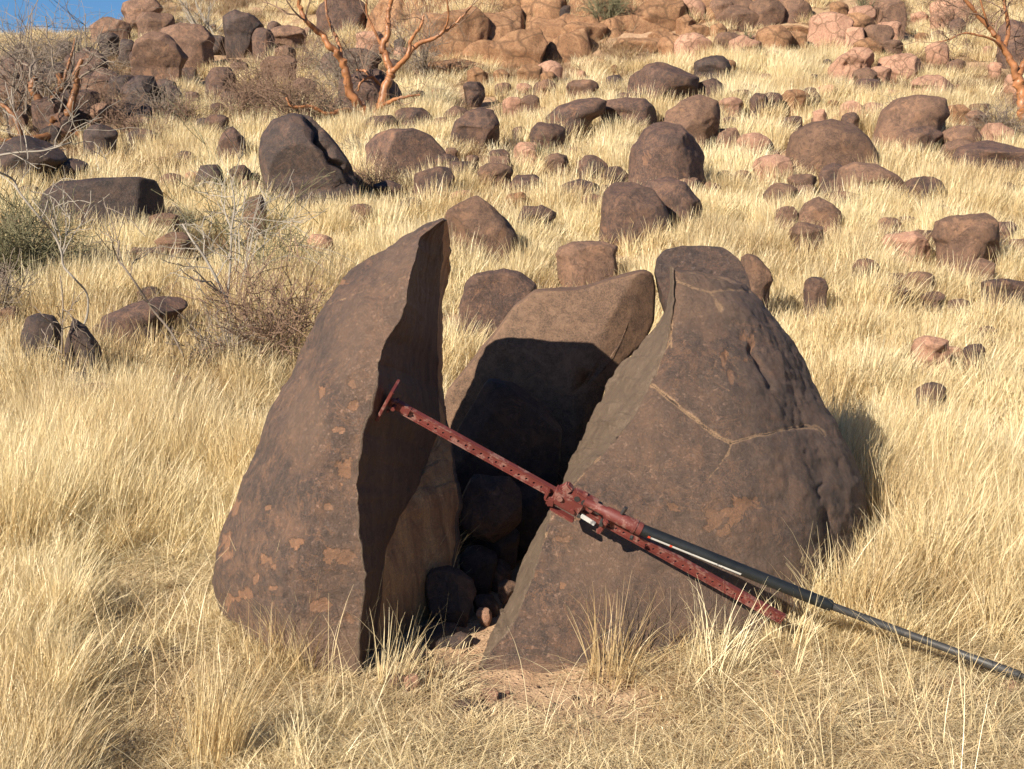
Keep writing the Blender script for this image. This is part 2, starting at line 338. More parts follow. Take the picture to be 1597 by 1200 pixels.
    if grooves:
        gu, gv = proj(pt + c); gw = fbm(pt * 9, seed + 2, 3)
        for line, wd, dp in grooves:
            k = np.exp(-(polydist(gu + gw * 4, gv + gw * 3, line) / wd) ** 2) * (pt[:, 1] < 0); pt = pt - dirn * (k * dp)[:, None]
    me = to_mesh(name, pt, fa)
    ob = link(name, me, MATS[mat] if isinstance(mat, str) else mat, parent)
    ob.location = c
    if parent is None:
        tag(ob, label, cat, group); FOOT.append((c[0], c[1], size[0] * .86, rad * .86))
    return ob
# ------------------------------------------------------------------ the split boulder: lofted from traced rails
def cr(p, n, closed=False):
    """Catmull-Rom through points p (k,...) sampled at n"""
    p = np.asarray(p, float); k = len(p); ext = np.concatenate([2 * p[:1] - p[1:2], p, 2 * p[-1:] - p[-2:-1]])
    t = np.linspace(0, k - 1, n); i = np.clip(t.astype(int), 0, k - 2); f = (t - i).reshape((-1,) + (1,) * (p.ndim - 1))
    a, b, c, d = ext[i], ext[i + 1], ext[i + 2], ext[i + 3]
    return .5 * (2 * b + (c - a) * f + (2 * a - 5 * b + 4 * c - d) * f ** 2 + (3 * b - a - 3 * c + d) * f ** 3)
NL = 260
def rail(pts, depths, rag=0):
    """pts (u, v) from top to bottom, depths [(v, Y), ...] -> NL world points at even heights, run on 0.35 m into the ground"""
    pts = np.array(pts, float); dv = np.array(depths, float)
    t = np.concatenate([[0], np.cumsum(np.hypot(*np.diff(pts, axis=0).T))]); tt = np.linspace(0, t[-1], 400)
    u = np.interp(tt, t, pts[:, 0]); v = np.interp(tt, t, pts[:, 1])
    k = np.hanning(9); k /= k.sum(); sm = lambda a: np.convolve(np.pad(a, 4, mode='reflect', reflect_type='odd'), k, 'valid')
    w = P(sm(u), sm(v), np.interp(v, dv[:, 0], dv[:, 1]))
    end = w[-1] + (w[-1] - w[-30]) / np.linalg.norm(w[-1] - w[-30]) * .05; end[2] -= .3
    w = np.vstack([w, end])
    t = np.concatenate([[0], np.cumsum(np.linalg.norm(np.diff(w, axis=0), axis=1))]); z = np.linspace(0, 1, NL)
    w = np.stack([np.interp(z * t[-1], t, w[:, i]) for i in range(3)], -1)
    e = np.minimum(1, np.linspace(0, 12, NL))[:, None]
    return w + e * np.stack([.012 * fbm(w * 9 + k * 5, 140 + k, 4) + .006 * rag * fbm(w * 34 + k * 5, 150 + k, 3) for k in range(3)], -1)
def loft(segs, cap_in=14):
    """segs: lists of rails round the rock; each list is a smooth run, its ends are creases. Returns co, faces, row width"""
    cols = []
    for s, n in segs: cols.append(cr(np.stack(s), n)[:-1])
    g = np.concatenate(cols).transpose(1, 0, 2)          # rows x cols x 3
    m = g.shape[1]; co = [g.reshape(-1, 3)]; fa = [grid_faces(NL, m, True)]; base = NL * m
    for row, flip in ((0, False), (NL - 1, True)):
        ring = g[row]; c = ring.mean(0); prev = np.arange(m) + row * m
        for k in range(1, cap_in + 1):
            f = 1 - k / cap_in * .999; co.append(c + (ring - c) * f); cur = np.arange(m) + base; base += m
            q = np.stack([prev, cur, np.roll(cur, -1), np.roll(prev, -1)], -1); fa.append(q[:, ::-1] if flip else q); prev = cur
    return np.concatenate(co), np.concatenate(fa)
def normals(co, fa):
    a, b, c, d = (co[fa[:, i]] for i in range(4)); n = np.cross(c - a, d - b); vn = np.zeros_like(co)
    for i in range(4): np.add.at(vn, fa[:, i], n)
    return vn / np.maximum(np.linalg.norm(vn, axis=1), 1e-12)[:, None]
def polydist(u, v, line):
    d = np.full(len(u), 1e9)
    for (a, b), (c, e) in zip(line[:-1], line[1:]):
        L = (c - a) ** 2 + (e - b) ** 2; t = np.clip(((u - a) * (c - a) + (v - b) * (e - b)) / L, 0, 1)
        d = np.minimum(d, np.hypot(u - a - t * (c - a), v - b - t * (e - b)))
    return d
def blobs(u, v, bl):
    f = np.full(len(u), -2.)
    for x, y, rx, ry, *w in bl:
        g = 1.15 - np.sqrt(((u - x) / rx) ** 2 + ((v - y) / ry) ** 2) * .65; f = np.maximum(f, g if not w else np.minimum(g, w[0]))
    return f
def hero(name, label, segs, seed, patches, tones, cracks, grooves=(), cat='boulder', smooth_face=None, inner=0, inner_n=0):
    co, fa = loft(segs); n = normals(co, fa)
    cen = co.mean(0)
    if np.mean(np.sum(n * (co - cen), 1)) < 0: fa = fa[:, ::-1]; n = -n
    amp = np.ones(len(co)) if smooth_face is None else smooth_face(co, n)
    dis = .020 * fbm(co * 3.2, seed, 3) + .007 * fbm(co * 11, seed + 3, 3) + .0035 * fbm(co * 37, seed + 7, 3)
    m_ = sum(k for _, k in segs) - len(segs); ci = np.arange(NL * m_) % m_; isin = np.zeros(len(co)); isin[:NL * m_] = (ci > 1) & (ci < inner_n - 2)
    if inner:
        fr = fbm(co * [5, 5, 2.2] + 3, seed + 50, 3); dis = dis + isin * (.012 * np.abs(fbm(co * [7, 7, 3], seed + 60, 3)) + .010 * np.round(fr * 4.5) / 2 + .004 * fbm(co * [30, 30, 10], seed + 70, 3))
    u, v = proj(co); front = (n[:, 1] < .15)
    wob = 3.5 * fbm(co * 14, seed + 20, 3)
    ck = np.zeros(len(co))
    for line, wd, dp in cracks:
        d = polydist(u + wob, v + wob * .7, line); k = np.exp(-(d / wd) ** 2) * front; dis -= k * dp * .004; ck = np.maximum(ck, k * min(1, dp))
    for line, wd, dp in grooves:
        d = polydist(u + wob, v - wob * .7, line); dis -= np.exp(-(d / wd) ** 2) * front * dp
    uw, vw = u + 9 * fbm(co * 9, seed + 31, 4) + 5 * fbm(co * 34, seed + 33, 2), v + 9 * fbm(co * 9, seed + 41, 4) + 5 * fbm(co * 34, seed + 43, 2); pt = blobs(uw, vw, [(a, b, c * .82, d * .82, *e) for a, b, c, d, *e in patches]); dis = dis - np.where((pt > .5) & front, .0025, 0)
    co = co + n * (dis * amp)[:, None]
    me = to_mesh(name, co, fa); m_ = sum(k for _, k in segs) - len(segs); iv = np.zeros(len(co)); iv[:NL * m_] = np.where((np.arange(NL * m_) % m_) < inner_n, inner, 0); iv[:NL * m_] += np.where((inner == 2) & ((np.arange(NL * m_) % m_) >= 44) & ((np.arange(NL * m_) % m_) < inner_n), 1, 0)  # slab's rear inner columns step up to take the painted bounce light
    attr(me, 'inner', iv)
    attr(me, 'patch', np.where(front, np.clip(pt, -1, 1.2), -1)); attr(me, 'crack', ck); attr(me, 'tone', np.clip(blobs(u, v, tones), 0, 1) * front)
    ob = link(name, me, M_HERO); tag(ob, label, cat)
    return ob, co
def back(a, b, f, dy):
    q = a * (1 - f) + b * f; q[:, 1] += dy * np.sin(np.linspace(.12, 1.2, NL)) ** .6; return q
# left slab
A = rail([(688, 342), (665, 351), (622, 371), (580, 397), (543, 425), (515, 460), (490, 500), (470, 545), (446, 595), (421, 650), (396, 705), (371, 765), (351, 815), (341, 865), (338, 910), (345, 950), (362, 985), (392, 1018)], [(342, 4.78), (420, 4.88), (600, 4.85), (900, 4.72), (1018, 4.62)])
B = rail([(690, 343), (660, 365), (625, 400), (590, 440), (562, 500), (535, 560), (510, 620), (487, 690), (466, 760), (450, 830), (442, 900), (445, 960), (455, 1010), (465, 1044)], [(343, 4.72), (420, 4.60), (600, 4.38), (850, 4.22), (1044, 4.22)])
Cc = rail([(691, 343), (672, 356), (656, 371), (648, 395), (638, 430), (632, 470), (622, 500), (608, 522), (592, 555), (585, 600), (577, 640), (566, 680), (560, 720), (557, 760), (558, 810), (565, 860), (570, 900), (567, 950), (561, 1000), (557, 1058)], [(343, 4.70), (430, 4.50), (600, 4.30), (850, 4.17), (1058, 4.16)], 1)
Mm = rail([(694, 343), (692, 352), (690, 375), (688, 420), (682, 470), (680, 520), (680, 570), (684, 620), (688, 665), (672, 710), (645, 770), (616, 820), (600, 860), (592, 900), (588, 950), (584, 1000), (580, 1050)], [(343, 4.74), (430, 4.90), (600, 5.00), (700, 4.86), (800, 4.58), (900, 4.42), (1050, 4.36)])
D = rail([(696, 344), (699, 352), (701, 380), (700, 420), (694, 445), (690, 480), (688, 520), (688, 560), (691, 600), (697, 650), (706, 690), (714, 740), (718, 790), (716, 840), (710, 890), (700, 930), (688, 970), (676, 1010)], [(344, 4.78), (430, 5.02), (600, 5.06), (760, 4.84), (900, 4.74), (1010, 4.74)], 1)
E1 = back(D, A, .35, .34); E2 = back(D, A, .70, .36)
LS = [([Cc, Mm, D, E1, E2, A, B, Cc], None)]
def slab_amp(co, n): return np.where(n[:, 0] > .55, .55, 1.)
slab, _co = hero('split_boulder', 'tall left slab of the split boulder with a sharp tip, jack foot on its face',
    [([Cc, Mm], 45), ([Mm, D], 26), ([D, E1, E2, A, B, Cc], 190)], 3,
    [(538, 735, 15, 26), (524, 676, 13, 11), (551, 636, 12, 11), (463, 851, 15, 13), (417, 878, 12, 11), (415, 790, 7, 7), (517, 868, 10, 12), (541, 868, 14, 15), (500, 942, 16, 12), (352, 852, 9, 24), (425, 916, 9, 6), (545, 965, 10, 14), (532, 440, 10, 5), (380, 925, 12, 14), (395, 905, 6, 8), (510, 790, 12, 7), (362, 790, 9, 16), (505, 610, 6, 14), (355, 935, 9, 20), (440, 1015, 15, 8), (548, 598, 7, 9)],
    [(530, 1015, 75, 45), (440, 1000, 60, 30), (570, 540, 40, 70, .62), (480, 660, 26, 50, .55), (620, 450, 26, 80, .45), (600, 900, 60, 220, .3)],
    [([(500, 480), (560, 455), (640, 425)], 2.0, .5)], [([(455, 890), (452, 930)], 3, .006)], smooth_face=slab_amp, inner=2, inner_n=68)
FOOT += [(x, y, .12, .12) for x, y in []]
for k in np.linspace(0, 1, 9):
    for f in np.linspace(0, 1, 4):
        a_ = A[-45] * (1 - k) + Cc[-45] * k; FOOT.append((a_[0] + .05 + .1 * f, a_[1] + .12 + f * .28, .12, .12))
# right half
A2 = rail([(1160, 438), (1182, 458), (1206, 490), (1232, 530), (1254, 575), (1277, 625), (1301, 670), (1321, 705), (1336, 750), (1345, 800), (1348, 845), (1338, 890), (1315, 925)], [(438, 5.45), (600, 5.38), (800, 5.26), (925, 5.10)])
A2b = rail([(1150, 439), (1178, 470), (1205, 520), (1228, 580), (1250, 640), (1272, 700), (1290, 760), (1300, 820), (1302, 880), (1290, 930), (1275, 960)], [(439, 5.28), (600, 5.06), (800, 4.84), (960, 4.74)])
B2 = rail([(1122, 431), (1140, 480), (1155, 560), (1165, 640), (1172, 720), (1178, 800), (1180, 900), (1178, 960), (1172, 1008)], [(431, 5.20), (600, 4.82), (800, 4.58), (1008, 4.44)])
B1 = rail([(1080, 424), (1090, 480), (1085, 560), (1075, 640), (1062, 720), (1045, 800), (1020, 880), (1000, 960), (985, 1042)], [(424, 5.14), (600, 4.78), (800, 4.50), (1042, 4.26)])
B0 = rail([(1062, 421), (1068, 470), (1058, 540), (1035, 610), (1005, 690), (965, 770), (925, 850), (890, 940), (865, 1046)], [(421, 5.12), (600, 4.80), (800, 4.48), (1046, 4.22)])
C2 = rail([(1050, 418), (1050, 470), (1044, 520), (1030, 560), (1012, 597), (1003, 622), (985, 652), (950, 692), (915, 733), (882, 770), (863, 800), (851, 840), (838, 880), (828, 915), (810, 950), (790, 985), (768, 1012), (745, 1044)], [(418, 5.12), (600, 4.85), (800, 4.48), (1044, 4.24)], 1)
D2 = rail([(1046, 420), (1043, 455), (1036, 490), (1018, 515), (1000, 535), (968, 565), (946, 592), (934, 628), (914, 672), (896, 712), (880, 745), (867, 778), (850, 812), (822, 858), (808, 890), (795, 930), (778, 965), (757, 1012)], [(420, 5.30), (600, 5.25), (700, 5.10), (800, 4.80), (900, 4.62), (1012, 4.42)], 1)
F1 = back(D2, A2, .3, .42); F2 = back(D2, A2, .7, .45)
crk = [([(1050, 440), (1046, 515), (1030, 560), (1012, 597), (985, 652), (950, 692), (915, 733), (882, 770), (863, 800), (851, 840), (838, 880), (828, 915), (810, 950), (790, 985)], 1.9, .62), ([(1012, 597), (1050, 625), (1078, 648), (1100, 666), (1120, 680), (1140, 690)], 3.9, 1.6), ([(1140, 690), (1170, 682), (1200, 677), (1230, 668), (1256, 664)], 2.7, 1.2), ([(1256, 664), (1275, 668), (1284, 680)], 4.2, 1.2), ([(1140, 690), (1136, 706), (1122, 728), (1105, 745)], 2.2, .8),
    ([(1052, 434), (1085, 448), (1110, 456), (1140, 450), (1172, 450)], 2.6, .8), ([(1110, 458), (1122, 475), (1128, 488)], 4.2, .7), ([(1045, 540), (1043, 500), (1052, 508)], 2.2, .7), ([(1012, 597), (1030, 566), (1046, 525)], 1.6, .6), ([(985, 652), (955, 690), (915, 735)], 1.6, .5), ([(1205, 610), (1222, 640), (1245, 664)], 1.5, .55),
    ([(1048, 420), (1100, 428), (1160, 440)], 1.9, .6)]
def right_amp(co, n):
    return np.where(n[:, 0] < -.72, .35, 1.)
hero('split_boulder', 'largest dark half of the split boulder, crossed by thin orange cracks, under the jack handle',
    [([C2, D2], 40), ([D2, F1, F2, A2, A2b, B2, B1, B0, C2], 260)], 11,
    [(1140, 800, 38, 20), (1120, 812, 20, 12), (1165, 790, 22, 14), (1130, 828, 10, 16), (877, 842, 10, 8), (900, 812, 7, 6), (1135, 560, 7, 20), (1145, 585, 7, 20), (1172, 535, 5, 26), (1040, 512, 8, 12), (1160, 520, 6, 10), (880, 920, 9, 8), (1050, 790, 8, 6), (835, 1044, 95, 7), (960, 1046, 50, 6)],
    [(935, 880, 50, 60, .8), (1090, 460, 60, 42, .75), (960, 660, 75, 60, .6), (960, 700, 80, 40, .4), (1150, 930, 130, 60, .55), (850, 1046, 130, 14), (1180, 700, 120, 90, .25), (1085, 870, 60, 60, .45)],
    crk, [([(1175, 540), (1190, 575), (1203, 602)], 6, .014), ([(1135, 545), (1150, 580)], 6, .010), ([(1290, 800), (1292, 880)], 6, .012), ([(1283, 755), (1275, 762), (1283, 775)], 2.5, .006)], smooth_face=right_amp, inner=1, inner_n=39)
for k in np.linspace(0, 1, 16):
    for f in np.linspace(.1, 1, 6):
        a_ = C2[-40] * (1 - k) + A2[-40] * k; b_ = B1[-40]; yy_ = max(a_[1], 4.35)
        FOOT.append((a_[0], a_[1] + .02 + f * .5 * (1 - k * .55), .13, .13))
for a_ in (B0[-40], B1[-40], B2[-40], A2b[-40]): FOOT.append((a_[0], a_[1] + .16, .17, .15))
# cap, middle block and the stones in the gap
boulder('split_boulder', 'boulder', 'dark pitted top piece peeping up behind the crest of the largest split half', [(1020, 425), (1024, 405), (1036, 391), (1064, 384), (1098, 384), (1127, 387), (1148, 404), (1162, 428), (1172, 470), (1150, 560), (1060, 560), (1030, 470)], 'k', 21, .55, 3.2, ((0, -.75, .65, .62),), .05, Y=5.62, sub=6, facets=1, bury=.9)
boulder('split_boulder', 'boulder', 'middle block of the split boulder, sunlit at its top right, wedged between slab and half', [(690, 640), (697, 608), (741, 558), (780, 510), (802, 480), (834, 456), (900, 450), (960, 432), (1008, 420), (1018, 424), (1024, 450), (1022, 500), (1006, 535), (972, 562), (945, 592), (930, 640), (880, 760), (800, 800), (700, 790), (680, 700)], M_BLOCK, 33, .38, 5.0, ((0, -.80, .6, .80), (.8, -.6, 0, .80), (-.55, -.83, 0, .82)), .035, Y=5.62, sub=6, facets=0, bury=1.2, smoothing=1)
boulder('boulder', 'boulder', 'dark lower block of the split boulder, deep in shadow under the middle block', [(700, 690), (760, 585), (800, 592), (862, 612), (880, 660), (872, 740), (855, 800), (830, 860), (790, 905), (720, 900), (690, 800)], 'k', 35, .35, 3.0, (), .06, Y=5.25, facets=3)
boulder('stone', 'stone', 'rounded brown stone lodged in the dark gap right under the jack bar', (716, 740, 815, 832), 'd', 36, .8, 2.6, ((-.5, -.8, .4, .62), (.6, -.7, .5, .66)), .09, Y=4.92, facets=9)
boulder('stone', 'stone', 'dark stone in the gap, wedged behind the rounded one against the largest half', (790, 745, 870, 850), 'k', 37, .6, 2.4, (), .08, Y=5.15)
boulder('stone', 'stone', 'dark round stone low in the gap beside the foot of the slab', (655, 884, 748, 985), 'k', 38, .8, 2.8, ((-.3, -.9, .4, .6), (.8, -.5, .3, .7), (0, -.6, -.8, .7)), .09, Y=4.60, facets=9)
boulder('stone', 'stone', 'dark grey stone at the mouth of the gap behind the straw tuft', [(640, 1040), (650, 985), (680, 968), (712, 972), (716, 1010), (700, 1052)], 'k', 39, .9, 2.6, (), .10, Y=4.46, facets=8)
for i, (lab, b_, m_, Y_) in enumerate((
    ('angular dark stone in the gap between the round stone and the lodged one', (716, 850, 776, 905), 'k', 4.86), ('reddish stone in the gap above the bare soil', (752, 872, 800, 918), 'd', 4.90),
    ('flat dark stone in the gap below the lodged brown one', (756, 822, 812, 868), 'k', 5.0), ('small dark stone at the right of the round gap stone', (736, 925, 778, 962), 'k', 4.66),
    ('small brown stone on the soil ramp beside the largest half', (776, 905, 806, 930), 'b', 4.72), ('dark splinter of rock lying in the mouth of the gap', (700, 985, 738, 1020), 'k', 4.42),
    ('small black stone behind the straw tuft at the slab foot', (628, 1010, 664, 1040), 'k', 4.30), ('pinkish stone on the soil ramp in the gap', (742, 948, 768, 968), 'p', 4.58))):
    boulder('stone', 'stone', lab, b_, m_, 950 + i * 3, .9, 2.4, (), .12, Y=Y_, sub=4, facets=8, bury=1.2)
for (u, v, rx) in ((760, 800, .35), (700, 930, .2), (850, 700, .3)):
    q = P(u, v, 5.1); FOOT.append((q[0], q[1], rx, .35))
# ------------------------------------------------------------------ boulders of the slope (kind, label, outline or box, material, options)
BG = [
 ('long dark grey boulder lying on its side with a flat shaded right end', [(68, 322), (76, 300), (100, 284), (150, 279), (215, 277), (240, 281), (251, 300), (252, 330), (240, 352), (215, 360), (170, 365), (125, 364), (90, 358), (72, 345)], 'k', dict(depth=.5, power=3.0, cuts=((.93, -.37, 0, .80),), facets=1, lump=.05)),
 ('big upright dark boulder with a jagged step down its right side', [(407, 260), (408, 235), (413, 211), (430, 190), (458, 180), (484, 184), (505, 205), (525, 228), (545, 255), (554, 285), (535, 308), (480, 320), (430, 312), (411, 290)], 'k', dict(depth=.75, power=2.4, facets=1, lump=.05, cuts=((.72, -.45, .5, .70), (.55, -.8, -.2, .82)), sub=6, grooves=[([(478, 182), (496, 200), (494, 218), (512, 232), (520, 252), (540, 262), (552, 284)], 5, .11), ([(440, 300), (520, 296), (550, 285)], 4, .03)])),
 ('smooth domed brown boulder directly behind the big upright one', [(570, 228), (588, 210), (612, 202), (645, 200), (672, 212), (690, 231), (697, 243), (680, 256), (640, 262), (600, 262), (578, 255)], 'd', dict(depth=.8, facets=1, lump=.05, cuts=((.5, -.86, 0, .55),))),
 ('small dark wedge boulder standing right of the orange barked tree', [(704, 205), (710, 190), (728, 175), (748, 168), (768, 172), (778, 190), (782, 212), (745, 217)], 'd', {}),
 ('flat topped boulder below the domed brown one', [(643, 280), (650, 266), (672, 260), (700, 263), (710, 278), (700, 298), (650, 300)], 'd', dict(cuts=((0, -.9, .2, .6),))),
 ('squat boulder with an orange band just behind the tip of the slab', [(690, 350), (695, 330), (718, 317), (745, 307), (770, 325), (792, 345), (808, 368), (800, 392), (760, 400), (700, 398)], 'b', dict(facets=4)),
 ('left one of two dark humped boulders lying end to end', [(850, 184), (870, 166), (900, 156), (930, 153), (946, 158), (942, 178), (915, 192), (880, 204), (856, 198)], 'd', dict(facets=2, lump=.05)),
 ('right one of two dark humped boulders lying end to end', [(935, 176), (945, 157), (975, 153), (1005, 155), (1020, 168), (1025, 185), (1000, 192), (950, 192)], 'd', dict(facets=2, lump=.05)),
 ('dark split boulder at the top of the slope with a crack across it', [(978, 140), (985, 118), (1008, 103), (1045, 100), (1075, 101), (1090, 112), (1085, 140), (1060, 158), (1000, 160)], 'd', dict(facets=4)),
 ('black domed boulder behind the dark cracked one', (1082, 88, 1141, 126), 'k', dict(facets=2)),
 ('small brown boulder in front of the black domed one', (1080, 122, 1131, 156), 'd', {}),
 ('pale brown boulder with a capped top below the two humped ones', [(1035, 200), (1040, 175), (1062, 158), (1090, 151), (1116, 160), (1122, 185), (1118, 225), (1095, 238), (1045, 220)], 'b', dict(facets=4)),
 ('small rock at the right foot of the pale capped boulder', (1112, 200, 1157, 236), 'b', {}),
 ('tall dark brown boulder with a steep shaded right face', [(980, 260), (985, 232), (1003, 206), (1030, 195), (1060, 197), (1080, 212), (1100, 242), (1096, 272), (1060, 292), (1000, 295), (983, 280)], 'd', dict(facets=2, cuts=((.85, -.5, .1, .72),))),
 ('round boulder with pink patches in front of the tall brown one', [(938, 330), (942, 300), (958, 284), (985, 285), (1015, 293), (1035, 318), (1046, 345), (1020, 362), (975, 362), (942, 350)], 'd', dict(facets=2, lump=.07)),
 ('boulder leaning against the pink patched one from the right', [(1002, 300), (1012, 282), (1045, 276), (1068, 285), (1090, 312), (1098, 335), (1065, 345), (1035, 332)], 'd', dict(facets=3)),
 ('large smooth domed brown boulder on the right of the slope', [(1228, 235), (1235, 210), (1260, 193), (1295, 187), (1325, 194), (1350, 215), (1370, 245), (1350, 258), (1290, 262), (1235, 255)], 'b', dict(facets=1, lump=.03, depth=.9)),
 ('wide flat boulder sloping right below the large dome', [(1305, 290), (1310, 262), (1330, 253), (1365, 257), (1395, 272), (1414, 290), (1405, 300), (1350, 304)], 'b', dict(facets=2, lump=.05)),
 ('small dark rounded rock touching the left end of the wide flat boulder', (1276, 255, 1318, 296), 'd', dict(facets=2)),
 ('small capped rock left of the wide flat boulder', (1190, 286, 1244, 322), 'b', {}),
 ('pointed pinkish brown rock in the middle of the right slope', [(1243, 338), (1255, 318), (1275, 307), (1295, 316), (1312, 330), (1305, 348), (1255, 348)], 'b', {}),
 ('low rock behind the pointed pinkish brown one', (1286, 298, 1343, 326), 'b', {}),
 ('brown rock sloping right below the pointed pinkish one', (1228, 345, 1287, 388), 'b', {}),
 ('small brown rock left of the pointed pinkish one', (1208, 322, 1244, 345), 'b', {}),
 ('pale pink granite rock with a flat lit top left of the big end boulder', [(1376, 378), (1384, 366), (1436, 360), (1447, 376), (1450, 392), (1420, 398), (1385, 394)], 'p', dict(facets=5)),
 ('big rounded brown boulder near the right edge', [(1455, 370), (1460, 346), (1482, 336), (1510, 336), (1535, 331), (1552, 345), (1557, 385), (1545, 402), (1480, 402)], 'b', dict(facets=2)),
 ('brown boulder with an orange streak above the large dome', [(1368, 200), (1378, 172), (1400, 155), (1440, 149), (1472, 154), (1478, 180), (1450, 208), (1390, 212)], 'b', dict(facets=2)),
 ('small round rock below the orange streaked boulder', (1406, 206, 1448, 232), 'b', {}),
 ('low cracked dark slab at the right edge of the slope', [(1490, 245), (1505, 222), (1545, 216), (1590, 232), (1640, 250), (1630, 268), (1510, 266)], 'd', dict(facets=4, cuts=((0, -.5, .85, .5),))),
 ('pink granite block split by two cracks high on the right', [(1293, 105), (1310, 88), (1330, 75), (1352, 78), (1366, 95), (1355, 112), (1310, 116)], 'p', dict(facets=8, power=3, sub=5, grooves=[([(1325, 78), (1316, 108)], 2.2, .07), ([(1338, 80), (1350, 96), (1346, 112)], 2.2, .06)])),
 ('flat pink slab right of the cracked pink block', [(1370, 105), (1375, 90), (1410, 84), (1438, 82), (1440, 98), (1425, 112), (1380, 114)], 'p', dict(facets=7, power=3)),
 ('small pink stone between the cracked pink block and the flat slab', (1355, 104, 1392, 120), 'p', {}),
 ('squared pinkish boulder at the top right of the picture', [(1358, 30), (1360, 2), (1385, -4), (1408, 5), (1411, 25), (1398, 42), (1372, 38)], 'b', dict(facets=6, power=3)),
 ('pinkish ledge rock under the squared boulder at the top right', (1365, 34, 1407, 52), 'p', dict(facets=5)),
 ('wide pinkish boulder left of the squared one', [(1262, 60), (1265, 28), (1290, 18), (1325, 26), (1336, 45), (1320, 64)], 'p', dict(facets=5)),
 ('pale block below the wide pinkish boulder', (1306, 40, 1352, 66), 'p', dict(facets=5)),
 ('bright orange stone on top of the wide pinkish boulder', (1294, 3, 1325, 24), 'o', dict(facets=5)),
 ('pink stone perched behind the large dome', [(1308, 184), (1313, 162), (1335, 156), (1352, 165), (1345, 184), (1325, 190)], 'p', dict(facets=5)),
 ('small brown stone tucked between the pink stone and the dome', (1312, 176, 1342, 200), 'd', {}),
 ('tiny pink stone left of the one behind the dome', (1268, 171, 1290, 189), 'p', {}),
 ('dark stone above the pink one, behind the dome', (1330, 122, 1374, 144), 'd', {}),
 ('rough patch of pink rock right of the dark stone, high on the right', (1420, 118, 1486, 148), 'p', dict(facets=8, lump=.2)),
 ('low orange stone above the dome to the left', (1216, 140, 1262, 160), 'o', dict(facets=6)),
 ('crumbled pink rock under the patch of pink rock', (1370, 140, 1418, 156), 'p', dict(facets=6, lump=.2)),
 ('orange stone on the slope behind the squat banded boulder', [(783, 318), (792, 303), (815, 300), (832, 314), (826, 326), (795, 326)], 'o', dict(facets=6)),
 ('dark angular rock below the orange stone', [(803, 345), (815, 322), (845, 320), (868, 332), (864, 350), (820, 356)], 'd', dict(facets=6)),
 ('low brown rock half hidden above the orange stone', (744, 253, 800, 288), 'b', {}),
 ('boulder with an orange streak over a flat grey face, left of the middle block', [(715, 510), (718, 478), (728, 440), (745, 427), (778, 420), (812, 424), (836, 447), (830, 490), (795, 525), (740, 524)], 'd', dict(facets=1, cuts=((-.1, -1, 0, .55),), depth=.7)),
 ('long low brown rock behind the middle block', (866, 376, 964, 420), 'b', dict(facets=2)),
 ('reddish leaning slab just right of the cap of the split boulder', [(1156, 402), (1166, 396), (1182, 402), (1202, 425), (1210, 460), (1206, 476), (1160, 476)], 'b', dict(facets=4)),
 ('small brown stone with a flat lit face on the right slope', (1328, 404, 1372, 436), 'b', {}),
 ('small dark stone right of the leaning reddish slab', (1252, 431, 1292, 470), 'd', {}),
 ('low stone in the grass right of the flat lit stone', (1408, 424, 1458, 448), 'b', {}),
 ('flat dark stone at the right edge below the big rounded boulder', (1530, 434, 1602, 462), 'd', {}),
 ('big brown boulder with a shaded lower half on the left skyline', [(200, 118), (207, 93), (215, 65), (235, 52), (262, 55), (280, 73), (293, 88), (276, 112), (250, 132), (212, 130)], 'b', dict(facets=2, cuts=((0, -.85, -.5, .35),))),
 ('dark boulder right below the big brown skyline boulder', [(188, 150), (192, 130), (210, 118), (240, 122), (250, 150), (238, 166), (200, 164)], 'k', {}),
 ('small dark boulder right of the one under the skyline boulder', (250, 132, 284, 162), 'k', {}),
 ('round purple brown boulder alone in the upper left grass', (321, 105, 368, 142), 'd', dict(facets=1)),
 ('highest dark boulder on the skyline', [(187, 30), (193, 6), (212, -4), (240, -3), (252, 12), (240, 34), (205, 38)], 'b', dict(facets=3)),
 ('low brown boulder right of the highest one', (210, 16, 272, 62), 'b', {}),
 ('flat dark rock on the crest left of the highest boulder', (142, 29, 203, 62), 'b', dict(facets=5)),
 ('round dark rock just under the crest', (152, 51, 186, 78), 'k', {}),
 ('small round dark rock right of the one under the crest', (186, 62, 212, 90), 'k', {}),
 ('broad smooth brown boulder behind the big skyline boulder', [(248, 70), (256, 46), (285, 37), (315, 42), (332, 60), (330, 84), (280, 94)], 'b', dict(facets=1)),
 ('bluish dark boulder at the top with a bright left face', [(345, 62), (350, 28), (368, 17), (398, 24), (410, 40), (392, 62), (365, 74)], 'k', dict(facets=4)),
 ('rounded rock below the bluish dark boulder', (393, 44, 428, 76), 'd', {}),
 ('long low brown rock right of the bluish dark boulder', (422, 40, 478, 72), 'b', {}),
 ('dark purple boulder at the top edge behind the orange barked tree', (492, -6, 570, 46), 'd', dict(facets=3)),
 ('dark boulder seen between the limbs of the orange barked tree', [(528, 150), (535, 120), (560, 108), (600, 112), (624, 130), (626, 158), (600, 190), (545, 188)], 'd', dict(facets=4, sink=-.02)),
 ('flat purple brown rock above the boulder behind the tree', (500, 76, 596, 112), 'd', dict(facets=3)),
 ('pinkish flat rock behind the right limb of the tree', (556, 50, 602, 78), 'p', dict(facets=4)),
 ('small dark stone at the foot of the bedrock step', (722, 128, 756, 148), 'd', {}),
 ('small pointed pinkish stone in the grass above the two humped boulders', (812, 148, 842, 172), 'b', {}),
 ('faint brown stone right of the pointed pinkish one', (882, 125, 935, 150), 'b', {}),
 ('dark shaded boulder at the left edge of the picture', [(-20, 268), (-10, 235), (30, 215), (75, 213), (98, 232), (99, 252), (60, 275), (0, 290)], 'k', dict(facets=3)),
